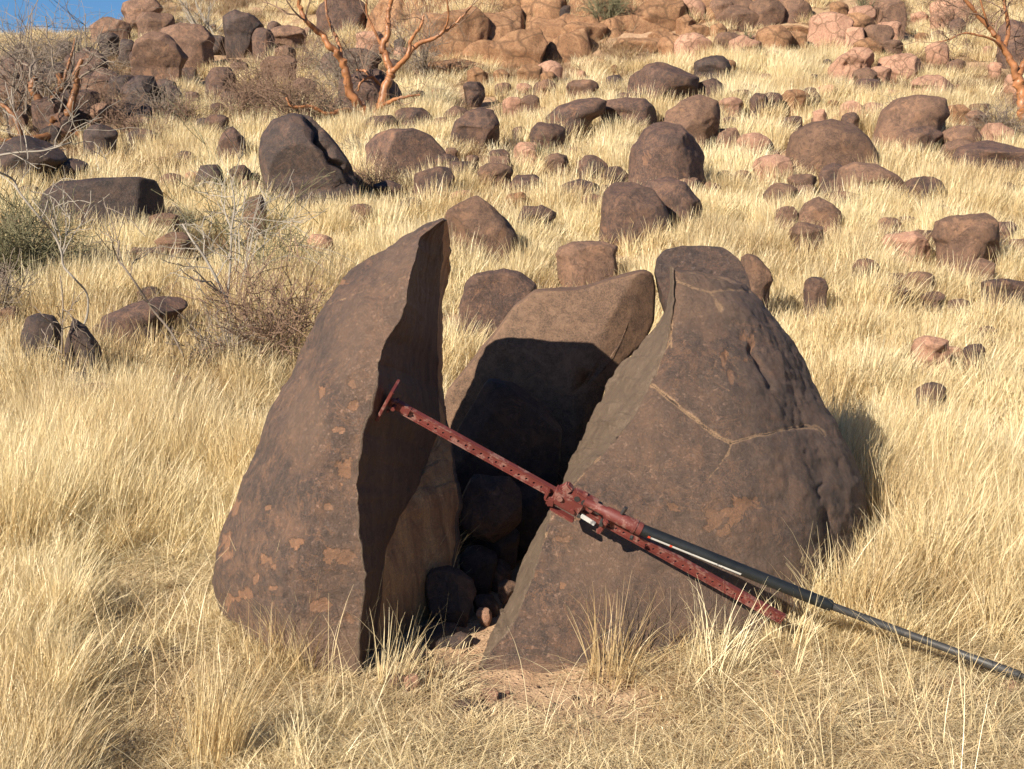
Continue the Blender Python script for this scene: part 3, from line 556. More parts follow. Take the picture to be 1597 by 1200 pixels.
 ('dark low stone right of the shaded boulder at the left edge', (72, 246, 140, 284), 'k', {}),
 ('reddish brown boulder by the left hand tree', (114, 140, 156, 172), 'd', {}),
 ('light brown rounded stone right of the left hand tree', (140, 160, 184, 196), 'b', {}),
 ('black jumble of rock at the foot of the left hand tree', (130, 194, 182, 228), 'k', dict(facets=6)),
 ('dark flat rock between the left hand tree and the brown grass', (185, 162, 240, 196), 'k', dict(facets=5)),
 ('small round reddish stone on the upper left slope', (204, 186, 236, 208), 'd', {}),
 ('small round reddish brown stone left of the big upright boulder', (318, 179, 356, 206), 'd', {}),
 ('pointed grey brown rock left of the big upright boulder', [(338, 235), (345, 212), (362, 198), (380, 215), (386, 240), (360, 248)], 'd', dict(facets=5)),
 ('dark stone with a shaded right end between the long and the upright boulder', (302, 257, 348, 300), 'k', dict(facets=4)),
 ('small brown stone left of the foot of the upright boulder', (358, 257, 392, 287), 'd', {}),
 ('low brown stone in front of the upright boulder', (377, 305, 416, 352), 'b', {}),
 ('pinkish angular stone at the right foot of the long grey boulder', [(230, 355), (234, 338), (258, 330), (280, 336), (276, 358), (250, 366)], 'b', dict(facets=6)),
 ('flat brown stone below the pinkish angular one', (240, 362, 300, 392), 'b', dict(facets=5)),
 ('low row stone in the grass under the long grey boulder', (190, 386, 262, 408), 'b', {}),
 ('left one of two black boulders standing together in the left grass', [(30, 540), (36, 512), (46, 494), (62, 490), (84, 493), (96, 508), (98, 545), (90, 575), (45, 570)], 'k', dict(facets=5)),
 ('right one of two black boulders standing together in the left grass', [(97, 530), (102, 505), (116, 497), (136, 510), (154, 540), (158, 565), (140, 590), (108, 590)], 'k', dict(facets=5)),
 ('long flat brown rock behind the two black boulders', [(158, 510), (166, 492), (200, 478), (250, 462), (288, 458), (293, 475), (260, 510), (200, 528)], 'd', dict(facets=3)),
 ('smooth reddish rock low in the grass in front of the black boulders', [(102, 620), (118, 602), (150, 596), (178, 600), (184, 622), (150, 640), (115, 640)], 'b', dict(facets=1)),
 ('small dark stone on top of the smooth reddish rock', (104, 580, 146, 606), 'k', {}),
 ('flat dark stone in the grass left of the slab', (228, 648, 292, 676), 'k', {}),
 ('faint pink stones showing through the right hand grass', (1422, 520, 1482, 562), 'p', dict(facets=7, lump=.2)),
 ('small dark stone right of the faint pink ones', (1503, 536, 1538, 566), 'd', {}),
 ('tilted brown stone in the grass below the faint pink ones', (1430, 596, 1478, 640), 'd', {}),
 ('grey stone between the orange streak boulder and the long low rock', (902, 243, 948, 284), 'd', {}),
 ('low grey stone left of the pink patched round boulder', (875, 280, 937, 314), 'd', {}),
 ('dark stone above the big dome to the far left, in deep grass', (1170, 146, 1198, 166), 'd', {}),
 ('dark rock high at the right, left of the right hand tree', (1478, 28, 1506, 60), 'd', {}),
 ('dark shaded rock behind the right hand tree', (1556, 30, 1610, 90), 'd', {}),
 ('pink stone in the grass left of the slab tip', (478, 366, 520, 392), 'p', {}),
 ('small low brown stone above the slab shoulder', (545, 318, 582, 340), 'b', {}),
 ('brown stone in shadow beside the twiggy thicket', (345, 425, 390, 450), 'd', {}),
 ('brown stone by the bottom of the upright boulder in the thicket', (700, 297, 740, 318), 'p', {}),
 ('rock standing behind the left hand tree', (50, 150, 104, 196), 'd', dict(facets=4)),
 ('wide brown rock above the left hand tree', (100, 80, 168, 122), 'd', dict(facets=4)),
 ('dark rock at the left edge above the left hand tree', (-10, 92, 52, 140), 'd', dict(facets=4)),
 ('brown rock in the upper left below the crest rocks', (110, 118, 190, 140), 'b', dict(facets=4)),
 ('brown rock on the upper slope right of the round purple one', (405, 88, 462, 118), 'b', dict(facets=3)),
 ('brown rock above the pale capped boulder to the right', (1140, 140, 1172, 158), 'b', {}),
]
for i, (lab, shp, m, o) in enumerate(BG):
    big = isinstance(shp[0], tuple) or (shp[2] - shp[0]) > 55
    nm = 'boulder' if big else 'rock'
    boulder(nm, nm, lab, shp, m, 50 + i * 3, **{**dict(lump=.115, sub=5 if big else 4), **o})
# stones on the bare soil in front
FG = [
 ('reddish stone on the bare soil in front of the largest half', (745, 1073, 778, 1092), 'p', dict(facets=5)),
 ('brown angular stone just in front of the reddish one', [(702, 1110), (706, 1096), (725, 1090), (746, 1095), (750, 1108), (735, 1119), (710, 1118)], 'd', dict(facets=6)),
 ('sandy brown stone at the mouth of the gap, left one of a touching pair', (602, 1050, 636, 1082), 'b', {}),
 ('sandy brown stone at the mouth of the gap, right one of a touching pair', (630, 1048, 657, 1084), 'p', {}),
 ('dark red stone sunk in the litter at lower left', (194, 1008, 232, 1034), 'd', dict(facets=5)),
 ('small dark stone right of the dark red one in the litter', (258, 1010, 288, 1026), 'd', {}),
 ('pink stone left of the dark red one in the litter', (134, 1008, 170, 1034), 'p', {}),
 ('grey brown rock half buried near the lower left corner', (96, 1150, 135, 1196), 'd', dict(facets=4)),
 ('small brown stone above the litter patch at lower left', (190, 938, 218, 958), 'd', {}),
 ('small pink stone by the grass in front of the largest half', (1203, 1045, 1230, 1063), 'p', {}),
 ('pink stone under the far end of the jack handle', (1560, 1060, 1594, 1082), 'p', dict(facets=6)),
 ('flat brown stone in the straw at lower right', (1320, 1098, 1388, 1122), 'b', dict(facets=4)),
 ('small pink pebble at the bottom right', (1525, 1118, 1546, 1132), 'p', {}),
 ('flat stone lying on the litter in the lower right', (1455, 1062, 1520, 1082), 'p', dict(facets=4)),
 ('small round stone right of the sandy pair', (664, 1046, 676, 1062), 'b', {}),
]
for i, (lab, shp, m, o) in enumerate(FG):
    boulder('stone', 'stone', lab, shp, m, 500 + i * 3, sub=4, sink=0.0, bury=.3, **o)
# bedrock step: one mass of rounded ledges
def outcrop():
    n, m = 200, 460
    ys = np.linspace(24.3, 29.6, n); xs = np.linspace(-3.0, 6.9, m); X, Y = np.meshgrid(xs, ys); X, Y = X.ravel(), Y.ravel()
    q = np.stack([X, Y, X * 0], -1); t0 = T(X, Y)
    # stair of ledges wandering across
    w = Y + .9 * fbm(q * .55, 71, 3) + .22 * fbm(q * 2.3, 75, 3)
    st = np.zeros_like(X)
    for k, (yk, hk) in enumerate(((25.15, .42), (26.0, .55), (26.9, .5), (27.9, .5), (28.8, .5))):
        s_ = w + .35 * vnoise(q * .8 + 9 * k, 80 + k) - yk; st += hk * smooth(-.04, .10, s_) - hk * .55 * smooth(.1, .8, s_)
    # joints
    g = q * [.95, .8, 1] + .5 * np.stack([fbm(q * 1.1, 90, 2), fbm(q * 1.1, 93, 2), X * 0], -1)
    ci = np.floor(g[:, :2]); best = np.full(len(X), 9.); sec = best.copy(); hid = np.zeros(len(X))
    for dx in (-1, 0, 1):
        for dy in (-1, 0, 1):
            c = ci + [dx, dy]
            with np.errstate(over='ignore'):
                a = hash3(c[:, 0].astype(np.int64), c[:, 1].astype(np.int64), c[:, 0].astype(np.int64) * 0, 5); b = hash3(c[:, 0].astype(np.int64), c[:, 1].astype(np.int64), c[:, 0].astype(np.int64) * 0, 6)
            d = np.hypot(c[:, 0] + .5 + .4 * a - g[:, 0], c[:, 1] + .5 + .4 * b - g[:, 1])
            nb = d < best; sec = np.where(nb, best, np.minimum(sec, d)); hid = np.where(nb, a, hid); best = np.where(nb, d, best)
    edge = sec - best
    z = t0 + st * .55 - .10 + .16 * hid * smooth(0, .12, edge) - .16 * np.exp(-(edge / .06) ** 2) + .05 * fbm(q * 3.3, 97, 4) + .14 * smooth(0, .4, edge)
    # sink the rim
    ex = np.minimum(X + 3.0, 6.9 - X); ey = Y - 24.3
    rim = .35 * fbm(q * 1.2, 99, 3)
    lo = 24.5 + np.interp(X, [-3, -1.5, 1.2, 2, 3.5, 5.5, 7], [1.2, .4, .3, 1.2, 1.6, 2.2, 2.8])
    z = z - .6 * (1 - smooth(-.2, .35, Y - lo + rim)) - .6 * (1 - smooth(0, .9, ex + rim))
    me = to_mesh('bedrock_outcrop', np.stack([X, Y, z], -1), grid_faces(n, m))
    tag(link('bedrock_outcrop', me, M_ORG), 'stepped outcrop of orange bedrock across the top middle of the slope', 'rock outcrop')
outcrop()
OC = [
 ('dark bluish boulder resting on the orange ledges at the top', [(832, 35), (840, 20), (868, 11), (890, 10), (897, 28), (888, 40), (850, 45)], 'k', dict(facets=2)),
 ('big flat faced orange block below the dark bluish boulder', [(853, 70), (862, 52), (890, 38), (930, 32), (946, 45), (940, 62), (915, 78), (865, 82)], 'o', dict(facets=6, power=3)),
 ('orange shelf block left of the flat faced orange one', [(752, 92), (765, 72), (800, 52), (840, 48), (852, 70), (838, 108), (790, 118)], 'o', dict(facets=7, power=3)),
 ('broad orange rock at the left end of the ledges', [(655, 80), (665, 45), (700, 20), (740, 12), (765, 30), (760, 80), (720, 105), (675, 105)], 'o', dict(facets=6, power=3)),
 ('orange rock at the top edge above the shelf block', (770, -8, 838, 30), 'o', dict(facets=7, power=3)),
 ('layered orange rock right of the bush on the ledges', [(985, 50), (990, 15), (1020, -4), (1060, 2), (1072, 30), (1050, 52), (1010, 60)], 'o', dict(facets=8, power=3)),
 ('brown topped boulder near the right end of the ledges', [(1112, 50), (1116, 22), (1135, 8), (1165, 12), (1190, 30), (1192, 48), (1170, 60), (1130, 60)], 'b', dict(facets=5)),
 ('orange stone left of the brown topped boulder', (1056, 38, 1114, 70), 'o', dict(facets=6)),
 ('brown boulder at the top right end of the ledges', (1196, -4, 1264, 42), 'b', dict(facets=5)),
 ('low orange stone at the right end of the ledges', (1186, 40, 1262, 64), 'o', dict(facets=5)),
 ('flat orange slab at the foot of the ledges, right of the flat faced block', [(950, 78), (965, 62), (1010, 58), (1048, 66), (1050, 82), (1000, 90)], 'o', dict(facets=6, power=3)),
 ('broken orange block under the layered orange rock', (1010, 50, 1062, 76), 'o', dict(facets=7, power=3)),
 ('pinkish orange block between the brown topped boulder and the right end', (1150, 56, 1200, 78), 'p', dict(facets=7, power=3)),
 ('tilted orange slab at the lower left of the ledges', [(655, 118), (670, 100), (720, 92), (760, 104), (750, 120), (700, 126)], 'o', dict(facets=6, power=3)),
 ('small orange stone in the grass below the ledges', (905, 92, 955, 112), 'o', dict(facets=5)),
]
for i, (lab, shp, m, o) in enumerate(OC):
    boulder('rock', 'rock', lab, shp, m, 700 + i * 3, sub=5, lump=.12, sink=-.10, bury=.9, **o)
# ------------------------------------------------------------------ jack
def V(a): return Vector(tuple(float(x) for x in a))
class MB:
    def __init__(s): s.v = []; s.f = []
    def box(s, cx, cy, cz, sx, sy, sz, rot=0, b=0):
        k = len(s.v); ca, sa = math.cos(rot), math.sin(rot)
        bx = min(b, sx / 2.2, sy / 2.2, sz / 2.2)
        if bx <= 0:
            for dx in (-1, 1):
                for dy in (-1, 1):
                    for dz in (-1, 1):
                        x, z = dx * sx / 2, dz * sz / 2; s.v.append((cx + x * ca - z * sa, cy + dy * sy / 2, cz + x * sa + z * ca))
            s.f += [[k + i for i in q] for q in ((0, 1, 3, 2), (4, 6, 7, 5), (0, 4, 5, 1), (2, 3, 7, 6), (0, 2, 6, 4), (1, 5, 7, 3))]
        else:
            bm = bmesh.new(); bmesh.ops.create_cube(bm, size=1)
            for v in bm.verts: v.co = Vector((v.co.x * sx, v.co.y * sy, v.co.z * sz))
            bmesh.ops.bevel(bm, geom=list(bm.edges), offset=bx, segments=2, affect='EDGES')
            bm.verts.index_update()
            for v in bm.verts: s.v.append((cx + v.co.x * ca - v.co.z * sa, cy + v.co.y, cz + v.co.x * sa + v.co.z * ca))
            s.f += [[k + v.index for v in f.verts] for f in bm.faces]; bm.free()
    def tube(s, pts, rad, n=16, caps=True, flat=None):
        k = len(s.v); pts = [V(p) for p in pts]; rad = rad if isinstance(rad, (list, tuple)) else [rad] * len(pts)
        up = None
        for i, p in enumerate(pts):
            d = (pts[min(i + 1, len(pts) - 1)] - pts[max(i - 1, 0)]); d = d.normalized() if d.length > 1e-9 else Vector((0, 0, 1))
            if up is None: up = d.orthogonal().normalized()
            up = (up - d * up.dot(d)); up = up.normalized() if up.length > 1e-6 else d.orthogonal().normalized()
            w = d.cross(up)
            for j in range(n):
                a = 2 * math.pi * j / n; s.v.append(tuple(p + (up * math.cos(a) + w * math.sin(a)) * rad[i]))
        for i in range(len(pts) - 1):
            for j in range(n):
                a, b = k + i * n + j, k + i * n + (j + 1) % n; s.f.append([a, b, b + n, a + n])
        if caps: s.f.append([k + j for j in range(n)][::-1]); s.f.append([k + (len(pts) - 1) * n + j for j in range(n)])
    def build(s, name, mat, parent=None, M=None, sm=None, auto=True):
        me = bpy.data.meshes.new(name); v = s.v if M is None else [tuple(M @ Vector(p)) for p in s.v]
        me.from_pydata(v, [], s.f); me.update()
        bm = bmesh.new(); bm.from_mesh(me); bmesh.ops.recalc_face_normals(bm, faces=bm.faces)
        for f in bm.faces: f.smooth = True
        for e in bm.edges:
            if len(e.link_faces) == 2 and e.calc_face_angle(0) > .7: e.smooth = False
        bm.to_mesh(me); bm.free()
        return link(name, me, mat, parent)
# axis of the bar: foot on the slab's inner face, lower end in the grass
Pf = V(P(603, 624, 4.32)); Pe = V(P(1232, 972, 4.32))
ax = (Pe - Pf); LB = ax.length; ax.normalize()
nrm = (V((0, 0, CAMZ)) - (Pf + Pe) / 2).normalized(); nrm = (nrm - ax * nrm.dot(ax)).normalized()
wv = ax.cross(nrm)
if wv.z < 0: wv = -wv
# local frame: x along the bar, y away from the camera, z across (up)
root = empty('farm_jack', Pf); MX = Matrix.Identity(4)
for i in range(3): MX[i][0], MX[i][1], MX[i][2] = ax[i], -nrm[i], wv[i]
tag(root, 'red farm jack with a long black handle braced between slab and largest half', 'jack')
ROT = R(34); nb, wb_ = nrm * math.cos(ROT) - wv * math.sin(ROT), wv * math.cos(ROT) + nrm * math.sin(ROT)
for i in range(3): MX[i][1], MX[i][2] = -nb[i], wb_[i]
root.matrix_world = Matrix.Translation(Pf) @ MX
def px2loc(u, v, off=0.0):
    """photo pixel on the jack's own plane -> local coordinates, 'off' metres towards the camera"""
    o = Vector((0, 0, CAMZ)); d = (V(P(u, v, 4.3)) - o).normalized(); q = Pf + nrm * off
    t = (q - o).dot(nrm) / d.dot(nrm); w = o + d * t; r = w - Pf
    return Vector((r.dot(ax), -r.dot(nb), r.dot(wb_)))
def bar():
    s = MB(); pitch = .0270; hw, fw, ft, wt = .0165, .019, .0045, .005; x0, x1 = .055, LB
    n = int((x1 - x0) / pitch); rh = .0043; inner = hw - ft
    for k in range(n):
        c = x0 + (k + .5) * pitch; zc = -.004
        ring = []
        for a in range(8):
            an = a * math.pi / 4; ca, sa = math.cos(an), math.sin(an); m = max(abs(ca), abs(sa))
            ox = c + ca / m * pitch / 2; oz = sa / m * inner
            ring.append(((ox, oz), (c + rh * ca, zc + rh * sa)))
        b = len(s.v)
        for y in (-wt / 2, wt / 2):
            for (o_, i_) in ring: s.v.append((o_[0], y, o_[1])); s.v.append((i_[0], y, i_[1]))
        for a in range(8):
            e = (a + 1) % 8
            s.f.append([b + 2 * a, b + 2 * e, b + 2 * e + 1, b + 2 * a + 1]); s.f.append([b + 16 + 2 * a + 1, b + 16 + 2 * e + 1, b + 16 + 2 * e, b + 16 + 2 * a])
            s.f.append([b + 2 * a + 1, b + 2 * e + 1, b + 16 + 2 * e + 1, b + 16 + 2 * a + 1])
    L = n * pitch
    for z in (hw - ft / 2, -hw + ft / 2): s.box(x0 + L / 2, 0, z, L, fw, ft, b=.0012)
    s.build('steel_bar', M_RED, root)
bar()
s = MB(); s.box(.004, 0, .0, .012, .085, .125, b=.003); foot = s.build('base_plate', M_RED, root)
s = MB(); s.box(.028, 0, 0, .040, .016, .032, b=.004); s.box(.02, -.02, .018, .012, .012, .012, b=.003); s.box(.02, -.02, -.02, .012, .012, .012, b=.003); s.tube([(.03, -.03, 0), (.03, .03, 0)], .007); s.build('foot_socket', M_RED, root)
s = MB(); s.box(.058, 0, .003, .05, .024, .030, b=.003); s.build('top_clamp', M_RED, root)
RX = px2loc(889, 781).x; RZ = px2loc(889, 781).z
# climbing mechanism round the bar
s = MB()
s.box(RX - .005, -.004, .004, .105, .050, .058, b=.008)            # runner casting
s.box(RX - .052, -.010, -.022, .030, .040, .034, .35, b=.006)
s.box(RX + .075, -.002, -.012, .13, .018, .026, b=.004)
s.tube([(RX - .035, -.036, .012), (RX - .035, .036, .012)], .009); s.tube([(RX + .02, -.036, -.008), (RX + .02, .036, -.008)], .008)
s.box(RX - .03, -.004, .042, .03, .03, .032, -.35, b=.005)
s.box(RX + .128, -.010, -.012, .018, .03, .06, b=.004)
s.build('climbing_runner', M_RED, root)
s = MB(); s.box(RX - .060, -.012, -.020, .030, .030, .010, .3, b=.003); s.box(RX - .074, -.012, -.006, .010, .030, .036, .1, b=.003); s.box(RX + .0, -.014, -.046, .085, .026, .010, -.02, b=.003); s.build('lifting_nose', M_RED, root)
s = MB()
for k, (dx, dz) in enumerate(((.012, .034), (.038, .034), (.062, .033), (.088, .030))):
    s.tube([(RX + dx, -.022, dz), (RX + dx, .022, dz)], .0105 - .001 * (k == 0))
s.build('spring_coil', M_DKMETAL, root)
s = MB(); s.tube([(RX + .02, -.004, .050), (RX + .034, -.004, .050)], .012); s.build('reversing_latch', M_RED, root)
for dx, dz in ((.045, -.012), (.118, .0)):
    s = MB(); s.tube([(RX + dx, -.034, dz), (RX + dx, .03, dz)], .006); s.build('climbing_pin', M_STEEL, root)
s = MB(); q = px2loc(917, 811, .022); s.box(q.x, q.y, q.z,   .052, .005, .015, -.06, b=.001); s.build('name_plate', M_STICK, root)
# handle: socket, black pipe, stickers and the thin pipe pushed into its end
h0, h1 = px2loc(912, 782, .045), px2loc(1000, 826, .05)
s = MB(); s.tube([h0, h0.lerp(h1, .35), h0.lerp(h1, .38), h1], [.013, .015, .0195, .0212], 20); s.tube([h0.lerp(h1, .86), h0.lerp(h1, .90)], .0235, 20); s.box(h0.x + .0, h0.y + .02, h0.z - .012, .09, .03, .05, b=.006); s.build('handle_socket', M_RED, root)
s = MB(); q = h0.lerp(h1, .6); s.tube([(q.x, q.y, q.z + .02), (q.x, q.y, q.z + .047)], .0065, 10); s.build('shear_bolt', M_DKMETAL, root)
s = MB(); q = h0.lerp(h1, .92); s.tube([(q.x, q.y - .024, q.z - .022), (q.x, q.y - .034, q.z - .026)], .006, 8); s.build('cotter_pin', M_STEEL, root)
h2 = px2loc(1296, 945, .09)
# put the far end on the ground at the right edge
gy = hit(1630, 1079)
wend = V(P(1640, 1078, gy - .02)); wend.z += .012
def w2l(w):
    r = w - Pf; return Vector((r.dot(ax), -r.dot(nb), r.dot(wb_)))
h3 = w2l(wend)
hd = (h2 - h1).normalized()
s = MB(); s.tube([h1 - hd * .02, h1 + hd * .002, h2 - hd * .01, h2], [.0180, .0188, .0188, .0175], 24); hp = s.build('handle', M_BLACK, root)
s = MB(); s.tube([h2 - hd * .03, h2, h2.lerp(h3, .70), h2.lerp(h3, .705), h2.lerp(h3, .86), h2.lerp(h3, .865), h3], [.0125, .0125, .0118, .0138, .0138, .009, .009], 18); s.build('handle_extension', M_STEEL, root)
# decal strip wrapped on the lower side of the pipe: white, with red at its head
cdir = Vector((0, -nrm.dot(nb), nrm.dot(wb_))); wdn = Vector((0, Vector((0, 0, -1)).dot(-nb), Vector((0, 0, -1)).dot(wb_)))
side = (cdir - hd * cdir.dot(hd)).normalized(); dn = hd.cross(side)
if dn.dot(wdn) < 0: dn = -dn
LH = (h2 - h1).length
def decal(name, a, b, c0, c1, mat, r=.0193):
    v, f = [], []
    for i in range(9):
        t = a + (b - a) * i / 8
        for k in range(4):
            an = R(c0 + (c1 - c0) * k / 3); p = h1.lerp(h2, t) + (side * math.cos(an) + dn * math.sin(an)) * r; v.append(tuple(p))
    for i in range(8):
        for k in range(3): f.append([i * 4 + k, i * 4 + k + 1, i * 4 + k + 5, i * 4 + k + 4])
    me = bpy.data.meshes.new(name); me.from_pydata(v, [], f); link(name, me, mat, hp)
decal('sticker', .055, .53, 34, 58, M_STICK); decal('sticker', .040, .053, 32, 60, M_STICK_R); decal('sticker', .155, .168, 32, 60, M_STICK_R, .0196)
# small stones half hidden all over the far slope, each told by the boulder it lies beside
rs = np.random.RandomState(77); k = 0; SM = []; USED = set()
def short(l):
    w = l.split()
    for i, x in enumerate(w):
        if x in ('with', 'below', 'above', 'behind', 'standing', 'directly', 'lying', 'in', 'at', 'near', 'right', 'left', 'of', 'between', 'on', 'under', 'just', 'half', 'over', 'touching', 'high', 'split', 'seen', 'tucked', 'perched', 'sloping', 'leaning', 'alone', 'by', 'beside', 'resting', 'growing') and i > 1: return ' '.join(w[:i])
    return l
ANC = []
for lab, shp, m, o in BG + OC:
    p_ = np.array(shp if isinstance(shp[0], tuple) else [(shp[0], shp[1]), (shp[2], shp[3])]); ANC.append((short(lab), (p_[:, 0].min() + p_[:, 0].max()) / 2, (p_[:, 1].min() + p_[:, 1].max()) / 2))
cnt = {}
for a_ in ANC: cnt[a_[0]] = cnt.get(a_[0], 0) + 1
ANC = [a_ for a_ in ANC if cnt[a_[0]] == 1 and 'one' not in a_[0].split()]
tries = 0
ZONES = [(1010, 1500, 4, 80, 26, 62, 26, 'poboppb'), (0, 480, 62, 205, 22, 56, 34, 'kdkdbdk'), (600, 900, 100, 140, 20, 46, 9, 'oobp'), (1120, 1590, 85, 200, 16, 44, 22, 'pdpbdo'), (560, 1597, 150, 335, 26, 66, 46, 'dbbdbdp'), (0, 560, 200, 340, 24, 50, 16, 'dkbd'), (1260, 1597, 340, 480, 26, 56, 16, 'bdb'), (160, 520, 350, 440, 24, 50, 8, 'bd')]; ZL = [z_ for z_ in ZONES for _ in range(z_[6])]
while k < 310 and tries < 26000:
    tries += 1; zone = ZL[len(SM)] if len(SM) < len(ZL) and tries < 18000 else None
    u, v = rs.uniform(5, 1592), 40 + 600 * rs.uniform() ** 1.9; w = rs.uniform(10, 30) * (.7 + v / 500)
    if zone: u, v, w = rs.uniform(zone[0], zone[1]), rs.uniform(zone[2], zone[3]), rs.uniform(zone[4], zone[5])
    if (v > 330 and 300 < u < 1380) or any(abs(u - a) < (24 if zone else 26) and abs(v - b) < 13 for a, b in SM) or (v < 105 and 640 < u < 1000) or (v < 75 and u < 200): continue
    Yq = hit(u, v + 4); q = P(u, v, Yq)
    if any(((q[0] - fx) / (rx * (.9 if zone else 1) + .05)) ** 2 + ((q[1] - fy) / (ry + (.0 if zone else .25))) ** 2 < 1 for fx, fy, rx, ry in FOOT): continue
    if v < 180: m = 'pobpkdbp'[k % 8] if u > 600 else 'dkbdkbdo'[k % 8]
    else: m = 'dbdbbp'[k % 6]
    if zone: m = zone[7][k % len(zone[7])]
    col_ = dict(d='dark brown', b='brown', k='black', p='pink', o='orange')[m]; lab = None
    for nm_, au, av in sorted(ANC, key=lambda t: abs(t[1] - u) + 1.6 * abs(t[2] - v))[:7]:
        dx, dy = u - au, v - av; dr = ('right of' if dx > 0 else 'left of') if abs(dx) > 1.3 * abs(dy) else ('below' if dy > 0 else 'above')
        for sz in (('little',) if w < 20 else ('small',) if w < 30 else ('medium sized',) if w < 42 else ('broad',)):
            if (dr, nm_, sz, col_) in USED: continue
            lab = f'{sz} {col_} {"stone" if w < 30 else "rock"} in the straw {dr} the {nm_}'; USED.add((dr, nm_, sz, col_)); break
        if lab and len(lab.split()) <= 16: break
        lab = None
    if not lab: continue
    SM.append((u, v)); k += 1
    boulder('stone' if w < 30 else 'rock', 'stone' if w < 30 else 'rock', lab, (u - w / 2, v - w * rs.uniform(.25, .4), u + w / 2, v + w * .3), m, 1500 + k, sub=4 if w > 30 else 3, power=2.6, group='small stones half hidden on the far slope', lump=.15, facets=8, sink=.13)
# ------------------------------------------------------------------ trees and shrubs
def wander(p0, d, length, r0, r1, rs, jit=.25, seg=7, grav=0):
    pts = [p0]; d = d.normalized()
    for i in range(seg):
        d = (d + Vector(rs.normal(size=3)) * jit + Vector((0, 0, grav))).normalized(); pts.append(pts[-1] + d * length / seg)
    return pts, list(np.linspace(r0, r1, seg + 1))
def twigs(s, p, d, L, r, rs, depth, n=5, jit=.22, spread=.9):
    pts, rad = wander(p, d, L, r, max(r * .45, .0022), rs, jit, 6); s.tube(pts, rad, 4 if r < .012 else 7, caps=False)
    if depth <= 0: return
    for k in range(n):
        i = int(rs.randint(2, 6)); dd = (pts[i + 1 if i < 6 else 6] - pts[i - 1]).normalized()
        nd = (dd + Vector(rs.normal(size=3)) * spread).normalized()
        twigs(s, pts[i], nd, L * rs.uniform(.45, .75), max(rad[i] * .62, .0022), rs, depth - 1, max(2, n - 1), jit, spread)
def smoothpts(p, n): return [Vector(tuple(q)) for q in cr(np.array([tuple(x) for x in p]), n)]
def limbtree(name, label, Y, trunk, limbs, mat, twigmat, seed, tw=3, twL=.5):
    """trunk and limbs: ([(u, v, dY)...], r0px, r1px)"""
    rs = np.random.RandomState(seed); s_ = Y / F
    base = P(trunk[0][0][0], trunk[0][0][1], Y); rt = empty(name, tuple(base)); b = V(base)
    tag(rt, label, 'tree')
    def path(l): return [V(P(u, v, Y + dy)) - b for u, v, dy in l]
    def sweep(l, r0, r1):
        q = smoothpts(path(l), len(l) * 5); n = len(q); j = rs.normal(size=(n, 3)) * .12 * r0 * s_; q = [p + Vector(tuple(j[i])) * (0 < i < n) for i, p in enumerate(q)]
        rad = [(r0 + (r1 - r0) * i / (n - 1)) * s_ * (1 + .10 * math.sin(i * 1.9 + r0)) for i in range(n)]; m = MB(); m.tube(q, rad, 10); return m, q, rad
    m, q, rad = sweep(*trunk); m.build('trunk', mat, rt)
    tm = MB()
    for l, r0, r1 in limbs:
        m, q, rad = sweep(l, r0, r1); m.build('limb', mat, rt)
        for k in range(tw):
            i = int(rs.randint(len(q) // 2, len(q))); nd = (q[min(i + 1, len(q) - 1)] - q[i - 1]).normalized() + Vector(rs.normal(size=3)) * .8
            twigs(tm, q[i], nd.normalized(), twL * rs.uniform(.6, 1.2), max(rad[i] * .4, .006), rs, 2, 4, .28)
    tm.build('twigs', twigmat, rt)
    return rt
limbtree('commiphora_tree', 'orange barked tree with bare twisted limbs forking from the ground, left of centre', hit(585, 197),
    ([(582, 200, 0), (578, 190, 0), (574, 182, 0)], 9, 8),
    [([(576, 186, 0), (560, 165, -.1), (545, 143, -.15), (540, 115, -.2), (531, 90, -.25), (512, 69, -.3), (497, 50, -.3), (478, 34, -.4), (468, 10, -.4), (462, -30, -.5)], 8, 2.6),
     ([(532, 92, -.25), (530, 72, -.1), (520, 48, 0), (510, 25, 0), (507, -5, .1), (500, -40, .2)], 3.2, 1.6),
     ([(582, 190, 0), (594, 168, .1), (599, 142, .15), (609, 116, .2), (602, 92, .25), (597, 72, .3), (606, 50, .3), (605, 25, .4), (612, -5, .4), (615, -50, .5)], 8.5, 2.6),
     ([(609, 116, .2), (624, 100, .1), (636, 88, 0), (640, 66, 0), (655, 42, -.1), (661, 25, -.1)], 4.5, 1.6),
     ([(628, 98, .1), (650, 70, .2), (672, 62, .2), (695, 48, .2), (712, 36, .3), (735, 10, .3)], 4.2, 1.4),
     ([(690, 52, .2), (699, 30, .1), (697, 0, 0), (690, -30, 0)], 1.8, 1.),
     ([(596, 150, .1), (585, 130, .4), (570, 112, .5), (556, 110, .5)], 3.5, 1.6),
     ([(592, 132, .4), (580, 120, .3), (563, 128, .2), (558, 142, .2)], 3.2, 1.5),
     ([(566, 180, 0), (540, 172, -.4), (510, 178, -.6), (485, 166, -.7), (457, 168, -.8), (446, 152, -.8)], 4, 1.5),
     ([(588, 170, 0), (610, 158, -.2), (628, 152, -.3), (655, 148, -.3)], 3.8, 1.3),
     ([(599, 80, .3), (585, 50, .3), (572, 20, .3), (575, -20, .2)], 2.5, 1.2)], M_BARK, M_RUST, 5, 3, .8)
